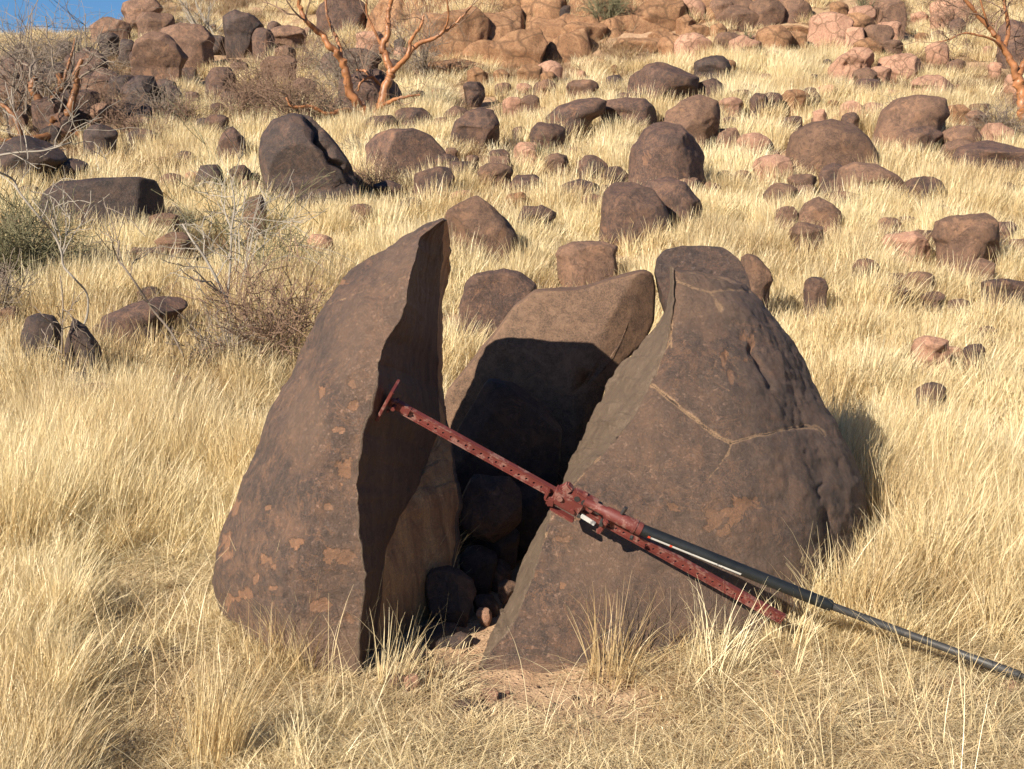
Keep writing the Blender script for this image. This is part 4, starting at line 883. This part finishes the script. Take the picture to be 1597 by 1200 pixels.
limbtree('commiphora_tree', 'orange brown barked tree with short stubby limbs at the left', hit(120, 222),
    ([(126, 226, 0), (118, 208, 0), (103, 193, 0)], 10.4, 8.5),
    [([(106, 196, 0), (90, 184, 0), (76, 176, 0), (64, 160, .1), (54, 145, .1), (50, 132, .1), (56, 122, .1)], 8.5, 5.5),
     ([(88, 184, 0), (84, 172, .1), (82, 158, .1), (92, 140, .2), (96, 128, .2), (90, 116, .2)], 6.5, 4.2),
     ([(98, 188, 0), (110, 172, -.1), (114, 152, -.1), (120, 132, -.1), (118, 116, -.1), (128, 92, -.1)], 6.8, 3.6),
     ([(96, 140, .2), (104, 110, .2), (112, 84, .3), (118, 60, .3)], 2.9, 1.6),
     ([(86, 210, -.2), (80, 198, -.1), (84, 184, -.2)], 5.9, 4.5),
     ([(118, 214, 0), (85, 210, -.4), (50, 218, -.6), (20, 220, -.6), (-20, 222, -.7)], 5.9, 3.9),
     ([(34, 220, -.4), (26, 190, -.4), (12, 170, -.3), (-6, 160, -.3)], 3.9, 2.6),
     ([(112, 178, 0), (104, 168, .2), (96, 158, .3), (92, 152, .3)], 4.7, 2.9)], M_BARKD, M_TWIG, 8, 2, .7)
limbtree('commiphora_tree', 'tree with bare rusty limbs growing in from the right edge', hit(1596, 196),
    ([(1597, 200, 0), (1595, 175, 0), (1594, 148, 0), (1586, 120, 0)], 8, 8),
    [([(1588, 128, 0), (1578, 98, 0), (1566, 78, 0), (1552, 56, -.1), (1538, 38, -.1), (1508, 4, -.2), (1490, -30, -.2)], 6, 2.2),
     ([(1567, 80, 0), (1572, 52, .2), (1571, 30, .2), (1566, 0, .2), (1570, -40, .2)], 4, 2),
     ([(1588, 118, 0), (1600, 95, .1), (1620, 60, .1), (1640, 0, .2)], 6, 2.5),
     ([(1564, 76, 0), (1548, 62, -.2), (1520, 54, -.3), (1502, 52, -.3), (1480, 62, -.4), (1462, 66, -.4)], 2, 1),
     ([(1540, 40, -.1), (1535, 20, -.2), (1522, -20, -.2)], 2, 1.2)], M_BARK, M_RUST, 12, 5, .8)
def shrub(name, label, u, v, hpx, wpx, mat, seed, stems=14, depth=2, n=4, r=1.0, jit=.15, cat='shrub', Y=None, lean=0, group=None):
    Y = Y or hit(u, v); s_ = Y / F; rs = np.random.RandomState(seed); b = P(u, v, Y); H = hpx * s_; Wd = wpx * s_ / 2
    m = MB(); a_ = math.atan2(Wd, H)
    for k in range(stems):
        an = rs.uniform(0, 6.28); tl = a_ * math.sqrt(rs.uniform()) * 1.1
        d = Vector((math.sin(tl) * math.cos(an) + lean, math.sin(tl) * math.sin(an) * .8, math.cos(tl)))
        L = math.hypot(H, Wd) * rs.uniform(.55, .95) * (1 - .25 * tl)
        st = Vector((rs.normal() * Wd * .12, rs.normal() * Wd * .1, -.03))
        twigs(m, st, d, L, max(.0032, r * s_ * 1.1), rs, depth, n, jit, .75)
    o = m.build(name, mat); o.location = b; tag(o, label, cat, group); return o
SH = [
 ('tall bare grey shrub against the sky at the far left', 30, 200, 240, 180, M_TWIG, 8, 2, 5, 1.3),
 ('bare grey shrub on the crest right of the sky shrub', 130, 130, 110, 150, M_TWIG, 8, 2, 4, 1.2),
 ('grey thicket behind the left hand tree', 60, 175, 120, 160, M_TWIG, 8, 2, 5, 1.1),
 ('brown thicket below the left hand tree', 20, 195, 80, 120, M_RUST, 8, 2, 5, 1.1),
 ('olive green bush at the left edge in the grass', 30, 455, 125, 190, M_OLIVE, 40, 2, 6, .8),
 ('brown shrub below the skyline boulders', 225, 235, 60, 110, M_RUST, 16, 2, 5, 1),
 ('rusty brown shrub on the upper slope left of the tree', 410, 175, 85, 130, M_RUST, 22, 2, 5, 1),
 ('dry brown shrub above the big upright boulder', 370, 190, 60, 110, M_RUST, 18, 2, 5, 1),
 ('dry shrub at the foot of the orange barked tree', 510, 200, 60, 90, M_TWIG, 16, 2, 5, 1),
 ('grey shrub between the tree and the bedrock step', 665, 125, 90, 100, M_TWIG, 14, 2, 5, 1),
 ('shrub beside the domed brown boulder', 570, 262, 52, 60, M_TWIG, 14, 2, 4, .9),
 ('olive bush growing on the orange ledges', 945, 42, 60, 80, M_OLIVE, 30, 2, 5, .9),
 ('small sage coloured shrub in the middle of the slope', 848, 262, 50, 40, M_OLIVE, 14, 1, 5, 1),
 ('small sage coloured shrub left of its twin in mid slope', 815, 258, 36, 34, M_OLIVE, 12, 1, 5, 1),
 ('small dark bush under the brown topped boulder', 1165, 72, 30, 34, M_OLIVE, 18, 1, 5, .8),
 ('brown dry bush on the right hand upper slope', 1300, 155, 36, 60, M_TWIG, 20, 1, 5, .8),
 ('tall thin bush at the top right above the pink blocks', 1345, 28, 50, 30, M_OLIVE, 12, 1, 5, .8),
 ('leafless shrub with pale stems left of the slab, rising over the thicket', 362, 505, 260, 150, M_PALE, 3, 2, 4, 1.6),
 ('green twigged shrub above the thicket by the slab', 352, 470, 220, 150, M_OLIVE, 6, 2, 5, 1.0),
 ('dark green twigged shrub just left of the slab shoulder', 428, 470, 130, 110, M_OLIVE, 9, 2, 5, 1.1),
 ('dense rust coloured thicket of twigs against the left of the slab', 425, 585, 165, 220, M_RUST, 22, 2, 5, .5),
 ('low tangled twigs at the left end of the rust thicket', 350, 600, 85, 130, M_TWIG, 28, 2, 5, .8),
 ('grey bush at the far left edge under the olive one', -10, 520, 110, 90, M_TWIG, 16, 2, 5, .8),
 ('grey dead shrub near the top of the slope by the skyline boulders', 320, 60, 60, 120, M_PALE, 10, 2, 4, 1.1),
 ('dry brown bush at the top right behind the right hand tree', 1500, 60, 80, 110, M_RUST, 12, 2, 5, .8),
 ('dry brown bush on the far upper slope beside the purple rock', 470, 120, 60, 90, M_RUST, 14, 2, 5, .9),
 ('grey green bush right of the pale capped boulder', 1145, 210, 40, 60, M_TWIG, 12, 1, 5, .8),
 ('wide brown thicket in front of the dark rocks at upper left', 60, 130, 70, 180, M_TWIG, 26, 2, 6, .9),
 ('rusty thicket between the left hand tree and the skyline boulders', 165, 215, 70, 110, M_RUST, 22, 2, 6, .9),
 ('low grey brush in the hollow right of the left hand tree', 250, 190, 50, 90, M_TWIG, 20, 2, 5, .9),
 ('brown brush filling the slope left of the orange barked tree', 460, 205, 80, 120, M_RUST, 24, 2, 6, .9),
 ('grey brush behind the orange barked tree', 540, 150, 90, 110, M_TWIG, 20, 2, 5, .9),
 ('low brown brush beside the foot of the big upright boulder', 590, 310, 60, 70, M_RUST, 22, 2, 5, .8),
 ('grey brush below the low cracked slab at the right edge', 1560, 215, 50, 80, M_TWIG, 20, 2, 5, .8),
 ('dry brown brush in front of the two black boulders', 200, 560, 70, 120, M_TWIG, 18, 2, 5, .7),
 ('dry grey brush above the stones near the right edge', 1400, 205, 40, 80, M_TWIG, 18, 2, 5, .8),
 ('brown brush round the grey stone in mid slope', 920, 300, 50, 90, M_RUST, 16, 2, 5, .7),
 ('thin brown shrub in the upper left between the rocks', 290, 215, 60, 70, M_RUST, 14, 2, 5, .9),
]
for i, (lab, u, v, h, w, mt, st, dp, n, r) in enumerate(SH): shrub('shrub', lab, u, v, h, w, mt, 900 + i, st, dp, n, r)
def sapling(label, line, r0, r1, Y, mat, seed, tw=5, L=.35):
    s_ = Y / F; rs = np.random.RandomState(seed); b = V(P(line[0][0], line[0][1], Y)); pts = smoothpts([V(P(u, v, Y + dy)) - b for u, v, dy in line], len(line) * 4)
    m = MB(); rad = [(r0 + (r1 - r0) * i / (len(pts) - 1)) * s_ for i in range(len(pts))]; m.tube(pts, rad, 7)
    for k in range(tw):
        i = int(rs.randint(len(pts) // 3, len(pts) - 1)); d = (pts[i + 1] - pts[i]).normalized() + Vector(rs.normal(size=3)) * .7
        twigs(m, pts[i], d.normalized(), L * rs.uniform(.5, 1.2), max(rad[i] * .6, .003), rs, 1, 3, .2)
    o = m.build('sapling', mat); o.location = b; tag(o, label, 'sapling')
sapling('thin dark leafless sapling leaning left, in front of the long flat rock', [(302, 595, 0), (288, 560, 0), (268, 520, 0), (240, 485, 0), (210, 440, -.1), (192, 415, -.1), (184, 405, -.1), (186, 375, -.1)], 2.2, 1.3, hit(302, 612), M_TWIG, 4)
sapling('thin pale sapling bending right over the two black boulders', [(103, 590, 0), (112, 540, 0), (134, 500, 0), (136, 460, 0), (116, 435, -.1), (99, 415, -.1), (95, 390, -.1), (80, 360, -.1), (62, 340, -.2), (30, 300, -.2), (20, 280, -.2), (-10, 265, -.3)], 1.6, 1.6, hit(103, 612), M_PALE, 6, 7)
sapling('upright thin stem between the two black boulders', [(98, 640, 0), (96, 580, 0), (97, 520, 0), (98, 470, 0), (94, 430, 0)], 1.6, 1.0, hit(98, 650), M_TWIG, 7, 6, .2)
sapling('pale dead branch reaching in from the left edge above the long grey boulder', [(-60, 262, 0), (-10, 245, 0), (30, 238, 0), (70, 235, 0), (112, 222, 0)], 2.2, 1.2, 9.5, M_PALE, 9, 9, .5)
sapling('forked pale stem rising out of the rust thicket', [(366, 520, 0), (360, 490, 0), (352, 465, 0), (335, 430, 0), (318, 400, 0), (300, 375, 0), (285, 350, .1)], 3, 1.4, hit(370, 560), M_PALE, 14, 8, .4)
sapling('straight pale stem forking right from the rust thicket', [(354, 466, 0), (357, 440, 0), (360, 400, 0), (361, 360, 0), (366, 320, 0), (360, 280, 0)], 2.2, 1.0, hit(370, 560) + .05, M_PALE, 15, 9, .4)
# ------------------------------------------------------------------ grass
def tuft(name, n, h, spread, wid, lean, droop, seed, mat, seg=4, flat=0.):
    """one clump of blades: strips that bend over"""
    rs = np.random.RandomState(seed)
    a = rs.uniform(0, 2 * np.pi, n); r = spread * np.sqrt(rs.uniform(0, 1, n)); b = np.stack([r * np.cos(a), r * np.sin(a), np.zeros(n) - .01], -1)
    oa = a + rs.normal(size=n) * .7; tilt = np.abs(rs.normal(size=n)) * lean * (.4 + .8 * r / spread) + flat
    L = h * rs.uniform(.45, 1.1, n) * (1 - .2 * flat); dr = droop * rs.uniform(.2, 1.3, n)
    faceang = rs.uniform(0, np.pi, n); ts = np.linspace(0, 1, seg + 1); co = np.zeros((n, seg + 1, 2, 3)); p = b.copy(); ti = tilt.copy()
    wb = wid * rs.uniform(.6, 1.3, n)
    wx = rs.normal(size=n) * .25
    for k in range(seg + 1):
        w = wb * (1 - ts[k] ** 2 * .8) * .5
        co[:, k, 0] = p + np.stack([np.cos(faceang) * w, np.sin(faceang) * w, 0 * w], -1); co[:, k, 1] = p - np.stack([np.cos(faceang) * w, np.sin(faceang) * w, 0 * w], -1)
        d = np.stack([np.sin(ti) * np.cos(oa) + .10 * ts[k] + .05, np.sin(ti) * np.sin(oa), np.cos(ti)], -1); p = p + d * (L / seg)[:, None]; ti = ti + dr / seg * (1 + k * .5); oa = oa + wx / seg
        p[:, 2] = np.maximum(p[:, 2], .004 + .02 * rs.uniform(size=n))
    v = co.reshape(-1, 3); i = np.arange(n)[:, None] * (seg + 1) * 2 + np.arange(seg)[None] * 2
    fa = np.stack([i, i + 1, i + 3, i + 2], -1).reshape(-1, 4); me = to_mesh(name, v, fa)
    attr(me, 'shade', np.repeat(np.clip(rs.normal(.5, .28, n), 0, 1), (seg + 1) * 2)); me.materials.append(mat)
    return me
def variants(tagname, specs):
    col = bpy.data.collections.new(tagname)
    for i, sp in enumerate(specs): o = bpy.data.objects.new(f'{tagname}_{i:02d}', tuft(f'{tagname}_{i:02d}', **sp)); col.objects.link(o)
    return col, len(specs)
near_c, n_near = variants('near_tuft', [dict(n=95, h=.30, spread=.060, wid=.0026, lean=.22, droop=.35, seed=i, mat=M_GRASS) for i in range(4)] + [dict(n=85, h=.26, spread=.08, wid=.0026, lean=.42, droop=.8, seed=10 + i, mat=M_GRASS) for i in range(3)])
mid_c, n_mid = variants('mid_tuft', [dict(n=90, h=.30, spread=.085, wid=.0048, lean=.22, droop=.4, seed=20 + i, mat=M_GRASS) for i in range(4)] + [dict(n=80, h=.26, spread=.1, wid=.0048, lean=.40, droop=.7, seed=30 + i, mat=M_GRASS) for i in range(2)])
far_c, n_far = variants('far_tuft', [dict(n=130, h=.31, spread=.16, wid=.0062, lean=.26, droop=.45, seed=40 + i, mat=M_GRASS, seg=3) for i in range(5)])
lit_c, n_lit = variants('straw', [dict(n=60, h=.20, spread=.10, wid=.0026, lean=.5, droop=.5, seed=60 + i, mat=M_LITTER, flat=1.05) for i in range(4)] + [dict(n=40, h=.12, spread=.07, wid=.0028, lean=.6, droop=.6, seed=70 + i, mat=M_LITTER, flat=.6) for i in range(2)])
stk_c, n_stk = variants('stalk', [dict(n=9, h=.44, spread=.05, wid=.0024, lean=.30, droop=.35, seed=80 + i, mat=M_GRASS, seg=6) for i in range(4)] + [dict(n=7, h=.40, spread=.06, wid=.0026, lean=.7, droop=.5, seed=90 + i, mat=M_GRASS, seg=6) for i in range(3)])
FT = np.array(FOOT)
def clear(x, y, k=1.0):
    ok = np.ones(len(x), bool)
    for fx, fy, rx, ry in FT: ok &= ((x - fx) / (rx * k)) ** 2 + ((y - fy) / (ry * k)) ** 2 > 1
    return ok
def scatter_nodes(name, col, nvar, x, y, rot, sc, seed, label=None, dz=0.):
    z = T(x, y) + dz; n = len(x); me = bpy.data.meshes.new(name); me.vertices.add(n); me.vertices.foreach_set('co', np.stack([x, y, z], -1).astype(np.float32).ravel())
    a = me.attributes.new('rot', 'FLOAT_VECTOR', 'POINT'); a.data.foreach_set('vector', rot.astype(np.float32).ravel())
    a = me.attributes.new('scl', 'FLOAT_VECTOR', 'POINT'); a.data.foreach_set('vector', sc.astype(np.float32).ravel())
    a = me.attributes.new('pick', 'INT', 'POINT'); a.data.foreach_set('value', np.random.RandomState(seed).randint(0, nvar, n).astype(np.int32))
    o = link(name, me, None); g = bpy.data.node_groups.new(name, 'GeometryNodeTree')
    g.interface.new_socket('Geometry', in_out='INPUT', socket_type='NodeSocketGeometry'); g.interface.new_socket('Geometry', in_out='OUTPUT', socket_type='NodeSocketGeometry')
    N = g.nodes; gi = N.new('NodeGroupInput'); go = N.new('NodeGroupOutput'); ip = N.new('GeometryNodeInstanceOnPoints'); ci = N.new('GeometryNodeCollectionInfo')
    ci.inputs['Collection'].default_value = col; ci.inputs['Separate Children'].default_value = True; ci.inputs['Reset Children'].default_value = True
    def na(nm, ty): q = N.new('GeometryNodeInputNamedAttribute'); q.data_type = ty; q.inputs[0].default_value = nm; return q.outputs[0]
    Lk = g.links.new; Lk(gi.outputs[0], ip.inputs['Points']); Lk(ci.outputs[0], ip.inputs['Instance']); ip.inputs['Pick Instance'].default_value = True
    Lk(na('pick', 'INT'), ip.inputs['Instance Index']); Lk(na('rot', 'FLOAT_VECTOR'), ip.inputs['Rotation']); Lk(na('scl', 'FLOAT_VECTOR'), ip.inputs['Scale']); Lk(ip.outputs[0], go.inputs[0])
    md = o.modifiers.new('scatter', 'NODES'); md.node_group = g; tag(o, kind='stuff'); return o
def px_blob(x, y, z, bl):
    u, v = proj(np.stack([x, y, z], -1)); f = np.zeros(len(x))
    for cx_, cy_, rx, ry, s_ in bl: f = np.maximum(f, s_ * np.clip(1.6 - np.sqrt(((u - cx_) / rx) ** 2 + ((v - cy_) / ry) ** 2) * 1.2, 0, 1))
    return f
# bare or thin places (photo pixels of the ground they cover)
BARE = [(850, 1090, 250, 62, 1.), (560, 1080, 160, 45, .95), (1200, 1030, 150, 45, .8), (300, 30, 200, 45, .75), (1300, 30, 320, 45, .7), (1450, 120, 160, 40, .6), (780, 130, 260, 28, .55), (440, 110, 200, 60, .5), (1100, 1075, 120, 26, .8), (720, 980, 60, 110, 1.), (620, 1100, 60, 22, .55), (240, 1035, 150, 60, .97), (200, 1160, 160, 40, .6), (200, 930, 90, 25, .5), (1250, 1085, 200, 30, .75), (1480, 1075, 130, 40, .75), (300, 1110, 90, 60, .55),
        (1000, 1075, 160, 18, .85), (1080, 1130, 260, 45, .65), (900, 1170, 200, 35, .4), (1400, 1150, 200, 30, .6), (450, 1060, 80, 18, .4), (250, 620, 110, 35, .35), (450, 560, 90, 45, .25),
        (80, 150, 160, 100, .85), (400, 60, 120, 40, .6), (650, 105, 140, 40, .75), (380, 150, 120, 50, .5), (510, 150, 90, 60, .45), (850, 75, 240, 45, 1.), (1120, 50, 140, 30, .4), (160, 100, 90, 60, .6), (1380, 130, 110, 28, .55), (1420, 60, 120, 30, .3), (1560, 170, 70, 40, .4)]
def grass(name, col, nv, y0, y1, dens, seed, hs=1., fade=0.):
    rs = np.random.RandomState(seed); W_ = .85
    area = W_ * (y1 ** 2 - y0 ** 2); n = int(area * dens); y = np.sqrt(rs.uniform(y0 ** 2, y1 ** 2, n)); x = rs.uniform(-1, 1, n) * W_ * y
    q = np.stack([x, y, 0 * x], -1); cl = fbm(q * 1.6, 201, 3); patch = fbm(q * .5, 207, 2)
    z = T(x, y); bare = px_blob(x, y, z, BARE)
    fy = smooth(8, 15, y)
    keep = rs.uniform(size=n) < np.clip(.80 - .40 * fy + (1.1 + 1.3 * fy) * cl + (.5 + .8 * fy) * patch, .06, 1.) * (1 - bare)
    keep &= (np.abs(x) < .47 * y) | (rs.uniform(size=n) > .45)
    u0, v0 = proj(np.stack([x, y, z], -1)); keep &= rs.uniform(size=n) > .45 * smooth(430, 560, u0) * smooth(1000, 1060, v0)
    keep &= clear(x, y, .92 if y0 < 10 else .8)
    x, y, cl, bare, patch = x[keep], y[keep], cl[keep], bare[keep], patch[keep]; n = len(x)
    hgt = hs * (1 + 1.1 * cl + .5 * patch) * rs.uniform(.7, 1.2, n) * (1 - .55 * bare); hgt = np.clip(hgt, .35, 1.45)
    # shorter in the immediate foreground
    u, v = proj(np.stack([x, y, z[keep]], -1)); low = smooth(430, 560, u) * smooth(985, 1040, v)
    low2 = smooth(90, 150, u) * (1 - smooth(420, 480, u)) * smooth(850, 900, v)
    hgt *= (.62 + .38 * smooth(3.9, 5.0, y)) * (1 - .68 * low) * (1 - .68 * low2)
    wd = .75 + .35 * hgt
    rot = np.stack([rs.normal(size=n) * .10, .10 + rs.normal(size=n) * .10 + .12 * fbm(np.stack([x, y, 0 * x], -1) * .8, 222, 2), rs.normal(size=n) * .5], -1)
    return scatter_nodes(name, col, nv, x, y, rot, np.stack([wd, wd, hgt], -1), seed)
grass('dry_grass', near_c, n_near, 3.0, 7.0, 270, 1, 1.15)
grass('dry_grass', mid_c, n_mid, 7.0, 13.0, 115, 2, .84)
grass('dry_grass', far_c, n_far, 13.0, 40.0, 36, 3, .76)
M_BRUSH = grass_mat('brown_brush', [(0, (.11, .07, .04)), (.4, (.22, .145, .08)), (.8, (.36, .25, .14)), (1, (.24, .20, .12))], .15)
br_c, n_br = variants('brown_brush', [dict(n=85, h=.27, spread=.19, wid=.0065, lean=.65, droop=.5, seed=100 + i, mat=M_BRUSH, seg=3, flat=.35) for i in range(4)])
rs = np.random.RandomState(15); n = 9500; y = np.sqrt(rs.uniform(7.5 ** 2, 36 ** 2, n)); x = rs.uniform(-1, 1, n) * .47 * y; q = np.stack([x, y, 0 * x], -1)
k = (fbm(q * .9, 301, 3) + .25 * px_blob(x, y, T(x, y), BARE) + .22 * smooth(-.1, -.35, x / y) > .02) & clear(x, y, .85); x, y = x[k], y[k]; n = len(x)
scatter_nodes('brown_undergrowth', br_c, n_br, x, y, np.stack([rs.normal(size=n) * .12, rs.normal(size=n) * .12, rs.uniform(0, 6.28, n)], -1), np.repeat(rs.uniform(.5, 1.2, n)[:, None], 3, 1), 16)
rs = np.random.RandomState(5)
n = 6500; y = np.sqrt(rs.uniform(3.0 ** 2, 7.2 ** 2, n)); x = rs.uniform(-1, 1, n) * .47 * y
keep = clear(x, y, .95); u_, v_ = proj(np.stack([x, y, T(x, y)], -1)); keep &= ~((np.abs(u_ - 850) < 195) & (np.abs(v_ - 1088) < 52) & (rs.uniform(size=n) < .88)) & ~((np.abs(u_ - 740) < 70) & (np.abs(v_ - 960) < 110) & (rs.uniform(size=n) < .9))
x, y = x[keep], y[keep]; n = len(x)
scatter_nodes('straw_litter', lit_c, n_lit, x, y, np.stack([rs.normal(size=n) * .08, rs.normal(size=n) * .08, rs.uniform(0, 6.28, n)], -1), np.repeat(rs.uniform(.6, 1.3, n)[:, None], 3, 1), 6)
n = 1300; y = np.sqrt(rs.uniform(3.2 ** 2, 8. ** 2, n)); x = rs.uniform(-1, 1, n) * .47 * y; u_, v_ = proj(np.stack([x, y, T(x, y)], -1))
k = clear(x, y, 1.05) & (rs.uniform(size=n) > .93 * np.clip(1.7 - np.minimum(np.hypot((u_ - 830) / 230, (v_ - 1090) / 75), np.minimum(np.hypot((u_ - 600) / 90, (v_ - 1090) / 45), np.hypot((u_ - 1180) / 130, (v_ - 1040) / 45))) * 1.2, 0, 1)); x, y = x[k], y[k]; n = len(x)
scatter_nodes('tall_grass_stems', stk_c, n_stk, x, y, np.stack([rs.normal(size=n) * .15, .15 + rs.normal(size=n) * .18, rs.uniform(0, 6.28, n)], -1), np.repeat(rs.uniform(.5, 1.05, n)[:, None], 3, 1), 8)
# gravel on the bare soil
gcol = bpy.data.collections.new('pebbles')
for k in range(4):
    co, fa = ico(2); co = co * [1, .8, .6] * (1 + .25 * fbm(co * 1.3 + k * 9, 300 + k, 2))[:, None]
    me = to_mesh(f'pebble_{k}', co, fa); me.materials.append([M_PINK, M_BRN, M_DARK, M_PINK][k]); gcol.objects.link(bpy.data.objects.new(f'pebble_{k}', me))
n = 2600; y = np.sqrt(rs.uniform(3.3 ** 2, 6.5 ** 2, n)); x = rs.uniform(-1, 1, n) * .42 * y; k = (px_blob(x, y, T(x, y), BARE[:12]) > .3) & clear(x, y, .9); x, y = x[k], y[k]; n = len(x)
scatter_nodes('gravel', gcol, 4, x, y, rs.uniform(0, 6.28, (n, 3)) * [.1, .1, 1], np.repeat((.0035 + .010 * rs.uniform(size=n) ** 4)[:, None], 3, 1), 9)
# the clumps that stand out in front of the boulder
def clump(label, u, v, hpx, wpx, n, seed, lean=.25, wid=.0026, droop=.4, rotz=0., tilt=.12, Y=None):
    Y = Y or hit(u, v); s_ = Y / F; me = tuft('grass_clump', n, hpx * s_, wpx * s_ * .35, wid, lean, droop, seed, M_GRASS, 6)
    o = bpy.data.objects.new('grass_clump', me); C.objects.link(o); b = P(u, v, Y); o.location = (b[0], b[1], T(b[0], b[1])[0]); o.rotation_euler = (0, tilt, rotz); tag(o, label, 'grass clump')
clump('straw tuft standing in front of the dark gap', 612, 1075, 135, 75, 75, 401, .20, .0030, .15, 0, .22)
clump('tall pale grass clump against the largest half, left of the jack bar end', 960, 1060, 165, 130, 130, 402, .30, .0026, .45)
clump('pale grass clump in front of the lower end of the jack bar', 1120, 1045, 150, 150, 110, 403, .30, .0026, .5, 0, .18)
clump('wispy grass at the front foot of the slab', 420, 1055, 130, 110, 70, 404, .30, .0024, .45, 0, .05)
clump('thick upright grass clump against the right side of the largest half', 1345, 985, 160, 100, 260, 405, .22, .0028, .25, 0, .06)
clump('grass clump under the black handle', 1230, 1010, 110, 110, 120, 406, .35, .0026, .5, 0, .15)
clump('fine golden grass clump at the bottom left of centre', 335, 1190, 190, 130, 330, 407, .16, .0020, .2)
clump('thin arching grass stems right of the gap stones', 690, 1085, 120, 90, 16, 408, .30, .0026, .2, 0, .2)
clump('sparse grass stems in the left litter patch', 180, 1040, 120, 140, 40, 409, .35, .0026, .3)
